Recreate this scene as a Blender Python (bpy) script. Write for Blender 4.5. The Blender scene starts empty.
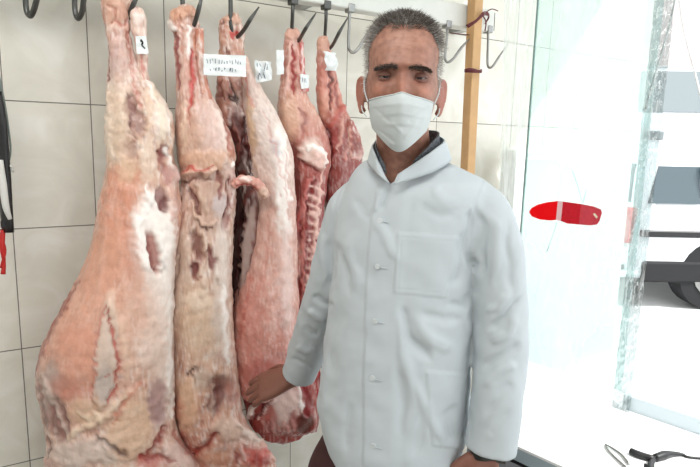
import bpy, math, random
import numpy as np
from mathutils import Vector, Matrix

random.seed(7)
rng = np.random.default_rng(11)
SC = bpy.context.scene
COL = SC.collection

# ---------------------------------------------------------------- camera
FPX = 563.7
PITCH, ROLL, YAW = 0.16282, 0.024496, 0.550102
CAMH = 1.48
K = 0.8325                      # tiles are 20 x 33 cm
D0 = 2.42692 * K
TW, OX, OZ, TH = 0.244947 * K, -1.259069 * K, 0.497073 * K, 0.4 * K
cp, sp = math.cos(PITCH), math.sin(PITCH)
F_ = np.array([0, cp, -sp]); R0 = np.array([1.0, 0, 0]); U0 = np.cross(R0, F_)
R_ = math.cos(ROLL) * R0 + math.sin(ROLL) * U0
U_ = -math.sin(ROLL) * R0 + math.cos(ROLL) * U0
CAM = np.array([0, 0, CAMH])
cd = bpy.data.cameras.new('camera'); cam = bpy.data.objects.new('camera', cd); COL.objects.link(cam)
cd.sensor_width = 36; cd.lens = FPX / 700 * 36; cd.clip_start = 0.02; cd.clip_end = 200
cam.matrix_world = Matrix(((R_[0], U_[0], -F_[0], 0), (R_[1], U_[1], -F_[1], 0), (R_[2], U_[2], -F_[2], CAMH), (0, 0, 0, 1)))
SC.camera = cam

# ---------------------------------------------------------------- world, light, exposure
SC.view_settings.view_transform = 'Standard'
SC.view_settings.look = 'None'
SC.view_settings.gamma = 1.0
SC.view_settings.exposure = 0.2
w = bpy.data.worlds.new('sky'); SC.world = w; w.use_nodes = True
w.node_tree.nodes['Background'].inputs[0].default_value = (0.93, 0.97, 1.0, 1)
w.node_tree.nodes['Background'].inputs[1].default_value = 1.9

def lamp(name, kind, loc, aim, energy, color=(1, 1, 1), **kw):
    ld = bpy.data.lights.new(name, kind); ld.energy = energy; ld.color = color
    for k, v in kw.items(): setattr(ld, k, v)
    o = bpy.data.objects.new(name, ld); COL.objects.link(o); o.location = loc
    o.rotation_euler = (Vector(aim) - Vector(loc)).to_track_quat('-Z', 'Y').to_euler()
    return o
lamp('sun', 'SUN', (6, -1.0, 8.6), (1.0, 2.2, 0), 4.2, (1, 0.98, 0.95), angle=0.02)
lamp('added_fill_light', 'AREA', (-0.45, 0.3, 2.6), (-0.45, 1.4, 0.9), 21, (1, 0.98, 0.96), shape='RECTANGLE', size=1.3, size_y=0.5)  # unseen area lamp added as interior fill

# ---------------------------------------------------------------- pixel geometry helpers
def ray(px, py):
    return F_ + R_ * (px - 350) / FPX - U_ * (py - 233.5) / FPX
def P(px, py, d):
    r = ray(px, py); return CAM + r * (d / r[1])
Tw = np.array([math.cos(YAW), math.sin(YAW), 0.0])
Nw = np.array([math.sin(YAW), -math.cos(YAW), 0.0])
P0 = np.array([0, D0, 0.0])
ZUP = np.array([0, 0, 1.0])
def W(px, py, n):
    r = ray(px, py); t = (n + (P0 - CAM) @ Nw) / (r @ Nw); return CAM + r * t
def Z(px, py, z):
    r = ray(px, py); return CAM + r * ((z - CAMH) / r[2])
def wall(s, z, n=0.0):
    return P0 + Tw * s + Nw * n + ZUP * z
def proj(V):
    q = V - CAM; z = q @ F_
    return 350 + FPX * (q @ R_) / z, 233.5 - FPX * (q @ U_) / z

def lin(c):
    return tuple(((x / 255) / 12.92 if x / 255 <= 0.04045 else ((x / 255 + 0.055) / 1.055) ** 2.4) for x in c)

class Wave:
    """cheap smooth noise: sums of sines"""
    def __init__(s, seed, scale, n=14, dim=2):
        r = np.random.default_rng(seed)
        s.k = r.normal(size=(n, dim)); s.k /= np.linalg.norm(s.k, axis=1)[:, None]
        s.k *= (r.uniform(0.5, 2.0, size=(n, 1)) * 2 * math.pi / scale)
        s.p = r.uniform(0, 6.28, n); s.n = n
    def __call__(s, X):
        return np.sin(X @ s.k.T + s.p).sum(1) / math.sqrt(s.n / 2)

# ---------------------------------------------------------------- mesh helpers
def mk(name, V, Fc, mat=None, parent=None, smooth=True, col=None):
    me = bpy.data.meshes.new(name)
    Va = np.asarray(V, float)
    if len(Fc) > 4:   # outward faces
        tri = np.array([(f[0], f[i], f[i + 1]) for f in Fc for i in range(1, len(f) - 1)]); q = Va - Va.mean(0)
        if (q[tri[:, 0]] * np.cross(q[tri[:, 1]], q[tri[:, 2]])).sum() < 0: Fc = [tuple(f)[::-1] for f in Fc]
    me.from_pydata([tuple(map(float, v)) for v in V], [], [tuple(map(int, f)) for f in Fc]); me.update()
    o = bpy.data.objects.new(name, me); COL.objects.link(o)
    if mat: me.materials.append(mat)
    if smooth: me.polygons.foreach_set('use_smooth', [True] * len(me.polygons))
    if col is not None:
        a = me.color_attributes.new('Col', 'FLOAT_COLOR', 'POINT')
        c = np.ones((len(V), 4)); c[:, :3] = col; a.data.foreach_set('color', c.ravel())
    if parent: o.parent = parent
    return o
def tag(o, label=None, cat=None, group=None, kind=None):
    if label: o['label'] = label
    if cat: o['category'] = cat
    if group: o['group'] = group
    if kind: o['kind'] = kind
    return o
def empty(name, loc):
    o = bpy.data.objects.new(name, None); COL.objects.link(o); o.location = tuple(map(float, loc)); o.empty_display_size = 0.05
    return o
def adopt(o, parent):
    """parent keeping world place (empties are only translated)"""
    o.parent = parent; o.matrix_parent_inverse = Matrix.Translation(parent.location).inverted()
    return o
class MB:
    def __init__(s): s.V = []; s.F = []; s.n = 0
    def add(s, V, Fc):
        V = np.asarray(V, float); s.V.append(V); s.F += [tuple(i + s.n for i in f) for f in Fc]; s.n += len(V); return s
    def box(s, c, h, ax=None, bev=0.0):
        ax = ax if ax is not None else (np.array([1., 0, 0]), np.array([0, 1., 0]), ZUP)
        c = np.asarray(c, float)
        if bev <= 0:
            V = [c + ax[0] * h[0] * i + ax[1] * h[1] * j + ax[2] * h[2] * k for i in (-1, 1) for j in (-1, 1) for k in (-1, 1)]
            return s.add(V, [(0, 1, 3, 2), (4, 6, 7, 5), (0, 4, 5, 1), (2, 3, 7, 6), (0, 2, 6, 4), (1, 5, 7, 3)])
        # chamfered box
        b = bev; V = []; idx = {}
        for i in (-1, 1):
            for j in (-1, 1):
                for k in (-1, 1):
                    for a in range(3):
                        q = [i * (h[0] - b), j * (h[1] - b), k * (h[2] - b)]
                        q[a] = (i, j, k)[a] * h[a]
                        idx[(i, j, k, a)] = len(V); V.append(c + ax[0] * q[0] + ax[1] * q[1] + ax[2] * q[2])
        Fc = []
        for a in range(3):
            for sg in (-1, 1):
                o = [x for x in range(3) if x != a]; f = []
                for (u, v) in ((-1, -1), (1, -1), (1, 1), (-1, 1)):
                    q = [0, 0, 0]; q[a] = sg; q[o[0]] = u; q[o[1]] = v; f.append(idx[(q[0], q[1], q[2], a)])
                Fc.append(tuple(f))
        for a in range(3):
            o = [x for x in range(3) if x != a]
            for u in (-1, 1):
                for v in (-1, 1):
                    q1 = [0, 0, 0]; q1[a] = -1; q1[o[0]] = u; q1[o[1]] = v
                    q2 = list(q1); q2[a] = 1
                    Fc.append((idx[(*q1, o[0])], idx[(*q2, o[0])], idx[(*q2, o[1])], idx[(*q1, o[1])]))
        for i in (-1, 1):
            for j in (-1, 1):
                for k in (-1, 1): Fc.append((idx[(i, j, k, 0)], idx[(i, j, k, 1)], idx[(i, j, k, 2)]))
        return s.add(V, Fc)
    def tube(s, pts, r, seg=10, sub=1, tip=False, flat=1.0):
        pts = catmull(np.asarray(pts, float), sub) if sub > 1 else np.asarray(pts, float)
        r = np.interp(np.linspace(0, 1, len(pts)), np.linspace(0, 1, len(np.atleast_1d(r))), np.atleast_1d(r))
        T = np.gradient(pts, axis=0); T /= np.linalg.norm(T, axis=1)[:, None] + 1e-12
        a = np.cross(T[0], [0.31, 0.77, 0.11]); a /= np.linalg.norm(a); V = []; n = len(pts)
        for i in range(n):
            a = a - T[i] * (a @ T[i]); a /= np.linalg.norm(a) + 1e-12; b = np.cross(T[i], a)
            for k in range(seg):
                th = 2 * math.pi * k / seg; V.append(pts[i] + r[i] * (a * math.cos(th) + b * math.sin(th) * flat))
        Fc = [(i * seg + k, i * seg + (k + 1) % seg, (i + 1) * seg + (k + 1) % seg, (i + 1) * seg + k) for i in range(n - 1) for k in range(seg)]
        Fc += [tuple(range(seg))[::-1], tuple((n - 1) * seg + k for k in range(seg))]
        return s.add(V, Fc)
    def build(s, name, mat=None, parent=None, smooth=False, col=None):
        return mk(name, np.vstack(s.V), s.F, mat, parent, smooth, col)
    def data(s): return np.vstack(s.V), s.F
def catmull(p, sub):
    n = len(p); out = []
    q = np.vstack([2 * p[0] - p[1], p, 2 * p[-1] - p[-2]])
    for i in range(n - 1):
        a, b, c, d = q[i], q[i + 1], q[i + 2], q[i + 3]
        for k in range(sub):
            t = k / sub
            out.append(0.5 * (2 * b + (c - a) * t + (2 * a - 5 * b + 4 * c - d) * t * t + (3 * b - 3 * c + d - a) * t ** 3))
    out.append(p[-1]); return np.array(out)
def loft(secs, rows, seg, power=2.0, pole=True):
    """secs: (centre, half-axis a, half-axis b)"""
    A = np.array([np.concatenate(s) for s in secs]); sub = max(1, round(rows / (len(secs) - 1)))
    A = catmull(A, sub); n = len(A)
    th = np.linspace(0, 2 * math.pi, seg, endpoint=False)
    ct = np.sign(np.cos(th)) * np.abs(np.cos(th)) ** (2 / power); st = np.sign(np.sin(th)) * np.abs(np.sin(th)) ** (2 / power)
    V = (A[:, None, 0:3] + A[:, None, 3:6] * ct[None, :, None] + A[:, None, 6:9] * st[None, :, None]).reshape(-1, 3)
    Fc = [(i * seg + k, (i + 1) * seg + k, (i + 1) * seg + (k + 1) % seg, i * seg + (k + 1) % seg) for i in range(n - 1) for k in range(seg)]
    V = np.vstack([V, A[0, :3], A[-1, :3]]); a, b = len(V) - 2, len(V) - 1
    Fc += [(a, k, (k + 1) % seg) for k in range(seg)] + [(b, (n - 1) * seg + (k + 1) % seg, (n - 1) * seg + k) for k in range(seg)]
    return V, Fc
def remeshed(name, mb, voxel, smooth_it=4, mat=None, parent=None):
    o = mb.build(name + '_tmp')
    m = o.modifiers.new('r', 'REMESH'); m.mode = 'VOXEL'; m.voxel_size = voxel; m.use_smooth_shade = True
    if smooth_it:
        m2 = o.modifiers.new('s', 'SMOOTH'); m2.iterations = smooth_it; m2.factor = 0.5
    bpy.context.view_layer.update(); dg = bpy.context.evaluated_depsgraph_get()
    me = bpy.data.meshes.new_from_object(o.evaluated_get(dg)); old = o.data
    bpy.data.objects.remove(o); bpy.data.meshes.remove(old)
    me.name = name; me.materials.clear()
    r = bpy.data.objects.new(name, me); COL.objects.link(r)
    if mat: me.materials.append(mat)
    me.polygons.foreach_set('use_smooth', [True] * len(me.polygons))
    if parent: r.parent = parent
    return r
def getv(me):
    a = np.empty(len(me.vertices) * 3); me.vertices.foreach_get('co', a); n = np.empty_like(a); me.vertices.foreach_get('normal', n)
    return a.reshape(-1, 3), n.reshape(-1, 3)
def setv(me, V): me.vertices.foreach_set('co', V.ravel()); me.update()
def pdist(X, pts):
    pts = np.asarray(pts, float); best = np.full(len(X), 1e9); sgn = np.zeros(len(X)); tt = np.zeros(len(X)); m = len(pts) - 1
    for i in range(m):
        a, b = pts[i], pts[i + 1]; d = b - a; t = np.clip(((X - a) @ d) / (d @ d), 0, 1)
        v = X - (a + t[:, None] * d); r = np.hypot(v[:, 0], v[:, 1]); k = r < best
        best[k] = r[k]; sgn[k] = np.sign(d[0] * v[k, 1] - d[1] * v[k, 0]); tt[k] = (i + t[k]) / m
    return best, sgn, tt
def sstep(x): x = np.clip(x, 0, 1); return x * x * (3 - 2 * x)
def inpoly(X, poly):
    """soft inside distance (px, positive inside) of a convex polygon"""
    poly = np.asarray(poly, float); d = np.full(len(X), 1e9); n = len(poly)
    area = sum(poly[i][0] * poly[(i + 1) % n][1] - poly[(i + 1) % n][0] * poly[i][1] for i in range(n)); sg = 1 if area > 0 else -1
    for i in range(n):
        a, b = poly[i], poly[(i + 1) % n]; e = b - a; e = e / np.hypot(*e)
        d = np.minimum(d, sg * (e[0] * (X[:, 1] - a[1]) - e[1] * (X[:, 0] - a[0])))
    return d

# ---------------------------------------------------------------- materials
MATS = {}
def mat(name, c, rough=0.6, metal=0.0, spec=0.5, bump=0.0, bscale=60, vary=0.0, vscale=20, attr=False, coat=0.0, alpha=None, trans=0.0, sss=0.0):
    if name in MATS: return MATS[name]
    m = bpy.data.materials.new(name); m.use_nodes = True; nt = m.node_tree; N = nt.nodes; L = nt.links
    b = N['Principled BSDF']; b.inputs['Base Color'].default_value = (*lin(c), 1)
    b.inputs['Roughness'].default_value = rough; b.inputs['Metallic'].default_value = metal
    b.inputs['Specular IOR Level'].default_value = spec; b.inputs['Coat Weight'].default_value = coat; b.inputs['Coat Roughness'].default_value = 0.25
    b.inputs['Transmission Weight'].default_value = trans
    if sss: b.inputs['Subsurface Weight'].default_value = sss; b.inputs['Subsurface Radius'].default_value = (0.012, 0.004, 0.002); b.inputs['Subsurface Scale'].default_value = 1.0
    tc = N.new('ShaderNodeTexCoord'); src = None
    if attr:
        at = N.new('ShaderNodeAttribute'); at.attribute_name = 'Col'; src = at.outputs['Color']
    else:
        rgb = N.new('ShaderNodeRGB'); rgb.outputs[0].default_value = (*lin(c), 1); src = rgb.outputs[0]
    if vary:
        n = N.new('ShaderNodeTexNoise'); n.inputs['Scale'].default_value = vscale; n.inputs['Detail'].default_value = 6; n.inputs['Roughness'].default_value = 0.65
        L.new(tc.outputs['Object'], n.inputs['Vector'])
        mr = N.new('ShaderNodeMapRange'); mr.inputs['From Min'].default_value = 0.3; mr.inputs['From Max'].default_value = 0.7
        mr.inputs['To Min'].default_value = 1 - vary; mr.inputs['To Max'].default_value = 1 + vary * 0.6
        L.new(n.outputs['Fac'], mr.inputs['Value'])
        vm = N.new('ShaderNodeVectorMath'); vm.operation = 'SCALE'; L.new(src, vm.inputs[0]); L.new(mr.outputs[0], vm.inputs['Scale']); src = vm.outputs[0]
    L.new(src, b.inputs['Base Color'])
    if bump:
        n = N.new('ShaderNodeTexNoise'); n.inputs['Scale'].default_value = bscale; n.inputs['Detail'].default_value = 5
        L.new(tc.outputs['Object'], n.inputs['Vector']); bp = N.new('ShaderNodeBump'); bp.inputs['Strength'].default_value = bump; bp.inputs['Distance'].default_value = 0.002
        L.new(n.outputs['Fac'], bp.inputs['Height']); L.new(bp.outputs[0], b.inputs['Normal'])
    MATS[name] = m; return m

M_meat = mat('raw meat and fat', (200, 150, 130), 0.36, attr=True, vary=0.10, vscale=55, bump=0.5, bscale=130, coat=0.25, spec=0.4)
M_steel = mat('brushed steel', (150, 150, 148), 0.32, metal=0.9, vary=0.15, vscale=30)
M_dsteel = mat('dull grey steel', (92, 92, 90), 0.38, metal=0.85, vary=0.2, vscale=40)
M_paint = mat('white painted steel', (214, 215, 210), 0.45, vary=0.06, vscale=12)
M_black = mat('black plastic', (26, 26, 28), 0.4, vary=0.1)
M_grey = mat('grey cord', (120, 130, 126), 0.6)
M_red = mat('red cord', (190, 34, 30), 0.6, vary=0.2)
M_paper = mat('white paper', (232, 236, 236), 0.8, bump=0.4, bscale=40)
M_ink = mat('blue black ink', (90, 100, 125), 0.8)
M_blkink = mat('black ink', (25, 28, 30), 0.8)
M_wood = mat('pale pine batten', (202, 160, 112), 0.6, vary=0.12, vscale=12, bump=0.2, bscale=40)
M_coat = mat('white cotton twill', (190, 197, 201), 0.85, spec=0.2, bump=0.12, bscale=500)
M_button = mat('white button', (200, 205, 206), 0.35)
M_mask = mat('pale blue-white mask fabric', (196, 202, 202), 0.85, spec=0.2, bump=0.2, bscale=300)
M_skin = mat('weathered brown skin', (176, 118, 92), 0.5, attr=True, vary=0.10, vscale=45, bump=0.25, bscale=220, sss=0.0)
M_eye = mat('eye white', (150, 132, 122), 0.2)
M_iris = mat('dark brown iris', (28, 16, 12), 0.15)
M_hair = mat('salt and pepper hair', (90, 88, 86), 0.7, attr=True, spec=0.2)
M_trous = mat('dark maroon trousers', (62, 32, 32), 0.85, vary=0.1)
M_shoe = mat('black shoe leather', (24, 22, 22), 0.4)
M_check = mat('dark checked shirt cloth', (92, 96, 102), 0.85, vary=0.9, vscale=260)
M_white = mat('white enamel', (240, 242, 242), 0.4)
M_edge = mat('blue grey laminate edge', (166, 182, 190), 0.5)
M_panelg = mat('grey laminate panel', (150, 154, 160), 0.6)
M_redst = mat('bright red vinyl', (244, 22, 40), 0.4)
M_pinkst = mat('faded red vinyl', (226, 110, 124), 0.4, vary=0.1, vscale=80)
M_car = mat('white car paint', (238, 240, 242), 0.25, coat=0.5)
M_carg = mat('tinted car glass', (70, 84, 90), 0.08, spec=0.8)
M_cargl = mat('pale reflecting car glass', (120, 128, 130), 0.08, spec=0.8)
M_rub = mat('black rubber', (30, 30, 32), 0.8)
M_lamp = mat('red tail lamp plastic', (190, 30, 30), 0.2)
M_watch = mat('dark watch strap metal', (60, 60, 58), 0.3, metal=0.6)

def film_mat(name, tint, white, gloss, streak=True, sx=30, edge=0.0):
    m = bpy.data.materials.new(name); m.use_nodes = True; nt = m.node_tree; N = nt.nodes; L = nt.links
    N.remove(N['Principled BSDF']); out = N['Material Output']
    tr = N.new('ShaderNodeBsdfTransparent'); tr.inputs[0].default_value = (*tint, 1)
    df = N.new('ShaderNodeBsdfDiffuse'); df.inputs[0].default_value = (0.92, 0.96, 0.96, 1)
    tl = N.new('ShaderNodeBsdfTranslucent'); tl.inputs[0].default_value = (0.92, 0.97, 0.97, 1)
    mx = N.new('ShaderNodeMixShader'); mx.inputs[0].default_value = 0.6; L.new(df.outputs[0], mx.inputs[1]); L.new(tl.outputs[0], mx.inputs[2])
    m2 = N.new('ShaderNodeMixShader'); L.new(tr.outputs[0], m2.inputs[1]); L.new(mx.outputs[0], m2.inputs[2])
    gl = N.new('ShaderNodeBsdfGlossy'); gl.inputs['Roughness'].default_value = 0.12
    m3 = N.new('ShaderNodeMixShader'); m3.inputs[0].default_value = gloss; L.new(m2.outputs[0], m3.inputs[1]); L.new(gl.outputs[0], m3.inputs[2])
    tc = N.new('ShaderNodeTexCoord'); mp = N.new('ShaderNodeMapping'); mp.inputs['Scale'].default_value = (sx, sx, 2.5)
    n = N.new('ShaderNodeTexNoise'); n.inputs['Scale'].default_value = 1; n.inputs['Detail'].default_value = 4
    L.new(tc.outputs['Object'], mp.inputs[0]); L.new(mp.outputs[0], n.inputs['Vector'])
    mr = N.new('ShaderNodeMapRange'); mr.inputs['From Min'].default_value = 0.45; mr.inputs['From Max'].default_value = 0.68
    mr.inputs['To Min'].default_value = white; mr.inputs['To Max'].default_value = min(1, white + (0.4 if streak else 0.03))
    L.new(n.outputs['Fac'], mr.inputs['Value']); L.new(mr.outputs[0], m2.inputs[0])
    bp = N.new('ShaderNodeBump'); bp.inputs['Strength'].default_value = 0.5; bp.inputs['Distance'].default_value = 0.01
    L.new(n.outputs['Fac'], bp.inputs['Height']); L.new(bp.outputs[0], gl.inputs['Normal'])
    L.new(m3.outputs[0], out.inputs[0]); return m
M_film = film_mat('crinkled clear plastic film', (0.93, 0.98, 0.97), 0.30, 0.08)
M_pane = film_mat('hazy clear acrylic', (0.86, 0.97, 0.95), 0.22, 0.05, sx=9)
def translucent(m, f):
    nt = m.node_tree; b = nt.nodes['Principled BSDF']; tl = nt.nodes.new('ShaderNodeBsdfTranslucent'); mx = nt.nodes.new('ShaderNodeMixShader'); mx.inputs[0].default_value = f
    src = b.inputs['Base Color'].links[0].from_socket; nt.links.new(src, tl.inputs[0]); nt.links.new(b.outputs[0], mx.inputs[1]); nt.links.new(tl.outputs[0], mx.inputs[2]); nt.links.new(mx.outputs[0], nt.nodes['Material Output'].inputs[0]); return m
translucent(M_redst, .7); translucent(M_pinkst, .7)
M_hem = film_mat('crumpled clear tape', (0.48, 0.55, 0.56), 0.02, 0.22, sx=200)

def tile_mat():
    m = bpy.data.materials.new('beige marbled wall tile'); m.use_nodes = True; nt = m.node_tree; N = nt.nodes; L = nt.links
    b = N['Principled BSDF']; tc = N.new('ShaderNodeTexCoord'); sep = N.new('ShaderNodeSeparateXYZ'); L.new(tc.outputs['Object'], sep.inputs[0])
    def math_(op, a, bb=None):
        q = N.new('ShaderNodeMath'); q.operation = op
        for i, v in enumerate((a, bb)):
            if v is None: continue
            if isinstance(v, (int, float)): q.inputs[i].default_value = v
            else: L.new(v, q.inputs[i])
        return q.outputs[0]
    def line(v, off, size, wd):
        t = math_('DIVIDE', math_('SUBTRACT', v, off), size); fr = math_('FRACT', t)
        d = math_('MULTIPLY', math_('MINIMUM', fr, math_('SUBTRACT', 1.0, fr)), size)
        return math_('LESS_THAN', d, wd), math_('FLOOR', t)
    lx, ix = line(sep.outputs[0], OX - 20 * TW, TW, 0.0013); lz, iz = line(sep.outputs[2], CAMH + OZ - 20 * TH, TH, 0.0014)
    g = math_('MAXIMUM', lx, lz)
    comb = N.new('ShaderNodeCombineXYZ'); L.new(math_('MULTIPLY', ix, 3.7), comb.inputs[0]); L.new(math_('MULTIPLY', iz, 5.1), comb.inputs[2])
    add = N.new('ShaderNodeVectorMath'); add.operation = 'ADD'; L.new(tc.outputs['Object'], add.inputs[0]); L.new(comb.outputs[0], add.inputs[1])
    n = N.new('ShaderNodeTexNoise'); n.inputs['Scale'].default_value = 7; n.inputs['Detail'].default_value = 7; n.inputs['Distortion'].default_value = 1.2
    L.new(add.outputs[0], n.inputs['Vector'])
    r = N.new('ShaderNodeValToRGB'); e = r.color_ramp.elements
    e[0].position = 0.32; e[0].color = (*lin((214, 211, 200)), 1); e[1].position = 0.72; e[1].color = (*lin((232, 230, 223)), 1)
    q = e.new(0.5); q.color = (*lin((221, 218, 207)), 1)
    L.new(n.outputs['Fac'], r.inputs[0])
    mx = N.new('ShaderNodeMix'); mx.data_type = 'RGBA'; L.new(g, mx.inputs[0]); L.new(r.outputs[0], mx.inputs[6]); mx.inputs[7].default_value = (*lin((112, 108, 100)), 1)
    L.new(mx.outputs[2], b.inputs['Base Color']); b.inputs['Roughness'].default_value = 0.28; b.inputs['Specular IOR Level'].default_value = 0.35
    bp = N.new('ShaderNodeBump'); bp.invert = True; bp.inputs['Distance'].default_value = 0.002; bp.inputs['Strength'].default_value = 0.6; L.new(g, bp.inputs['Height']); L.new(bp.outputs[0], b.inputs['Normal'])
    return m
M_tile = tile_mat()
M_floor = mat('speckled floor tile', (150, 146, 138), 0.5, vary=0.2, vscale=60)
M_plaster = mat('off white plaster', (226, 226, 222), 0.9)
M_street = mat('pale concrete paving', (205, 205, 203), 0.9, vary=0.08, vscale=2)
M_pinkb = mat('pinkish stucco', (216, 200, 196), 0.9, vary=0.08, vscale=3)
M_greyb = mat('grey stucco', (170, 170, 172), 0.9, vary=0.08, vscale=3)

# ================================================================ SETTING
def struct(o): o['kind'] = 'structure'; return o
def wall_obj(name, s0, s1, z0, z1, th, m):
    mb = MB().box(((s0 + s1) / 2, th / 2, (z0 + z1) / 2), ((s1 - s0) / 2, th / 2, (z1 - z0) / 2))
    o = mb.build(name, m); o.matrix_world = Matrix(((Tw[0], -Nw[0], 0, P0[0]), (Tw[1], -Nw[1], 0, P0[1]), (0, 0, 1, 0), (0, 0, 0, 1))); return struct(o)
SEND = 1.66
wall_obj('wall_back', -2.2, SEND, 0.0, 2.7, 0.16, M_tile)
# floor inside, paving outside (partition/shop front line)
def slab(name, poly, z0, z1, m):
    n = len(poly); V = [(x, y, z0) for x, y in poly] + [(x, y, z1) for x, y in poly]
    Fc = [tuple(range(n))[::-1], tuple(range(n, 2 * n))] + [(i, (i + 1) % n, n + (i + 1) % n, n + i) for i in range(n)]
    return struct(mk(name, V, Fc, m, smooth=False))
wl = wall(-2.2, 0); we = wall(SEND, 0)
slab('floor', [(wl[0], wl[1]), (-1.0, -1.6), (3.0, -1.6), (we[0] + 0.2, we[1] - 0.0)], -0.08, 0.0, M_floor)
def plain_wall(name, a, b, z1, m):
    a = np.array([*a, 0.]); b = np.array([*b, 0.]); d = b - a; L = np.linalg.norm(d); d /= L; n = np.array([-d[1], d[0], 0])
    return struct(MB().box((a + b) / 2 + ZUP * z1 / 2, (L / 2, .05, z1 / 2), (d, n, ZUP)).build(name, m))
plain_wall('wall_left', (wl[0] - .05, wl[1]), (-1.05, -1.6), 2.7, M_plaster)
plain_wall('wall_front', (-1.0, -1.65), (1.6, -1.65), 2.7, M_plaster)
slab('ceiling', [(wl[0], wl[1]), (-1.1, -1.65), (1.6, -1.65), (1.6, 0.3), (1.3, 1.0), (1.5, 2.85), (0.8, 2.52)], 2.7, 2.8, M_plaster)  # unseen; outer edge cut to limit how far the sun reaches in
slab('trim_pavement', [(3.0, -6), (30, -6), (30, 34), (-6, 34), (-6, 9), (we[0] + 0.2, we[1] + 0.3), (we[0] + 0.21, we[1] - 0.0)], -0.12, -0.02, M_street)

# unseen ceiling fixture, added to go with the fill light
lt = empty('added_ceiling_lamp', (-0.35, 0.25, 2.7))
adopt(MB().box((-0.35, 0.25, 2.66), (0.7, 0.28, 0.035), bev=0.01).build('housing', M_white), lt)
tag(lt, 'long white ceiling lamp, unseen, added to fill the room with light', 'ceiling lamp')

# ================================================================ STREET
def far_building(name, x0, x1, y, h, m, label):
    e = empty(name, ((x0 + x1) / 2, y, -0.02))
    adopt(MB().box(((x0 + x1) / 2, y + 2, h / 2), ((x1 - x0) / 2, 2, h / 2)).build('wall', m), e)
    adopt(MB().box(((x0 + x1) / 2, y + 1.9, h + 0.1), ((x1 - x0) / 2 + 0.15, 2.15, 0.12)).build('roof', M_greyb), e)
    n = int((x1 - x0) / 2.4)
    for k in range(n):
        for zz in (2.2, 5.2):
            if zz + 1 > h: continue
            xx = x0 + 1.2 + k * 2.4
            f = adopt(MB().box((xx, y - 0.02, zz), (0.55, 0.05, 0.75), bev=0.02).build('window', M_white), e)
            g = MB().box((xx, y - 0.075, zz), (0.46, 0.01, 0.66)).build('pane', M_cargl); adopt(g, f)
            g.matrix_parent_inverse = Matrix.Translation(e.location)
            g.matrix_parent_inverse = Matrix.Identity(4)
    tag(e, label, 'building')
far_building('building', 9.6, 24, 16.5, 8.5, M_pinkb, 'pinkish building far across the street above the vans')

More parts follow.
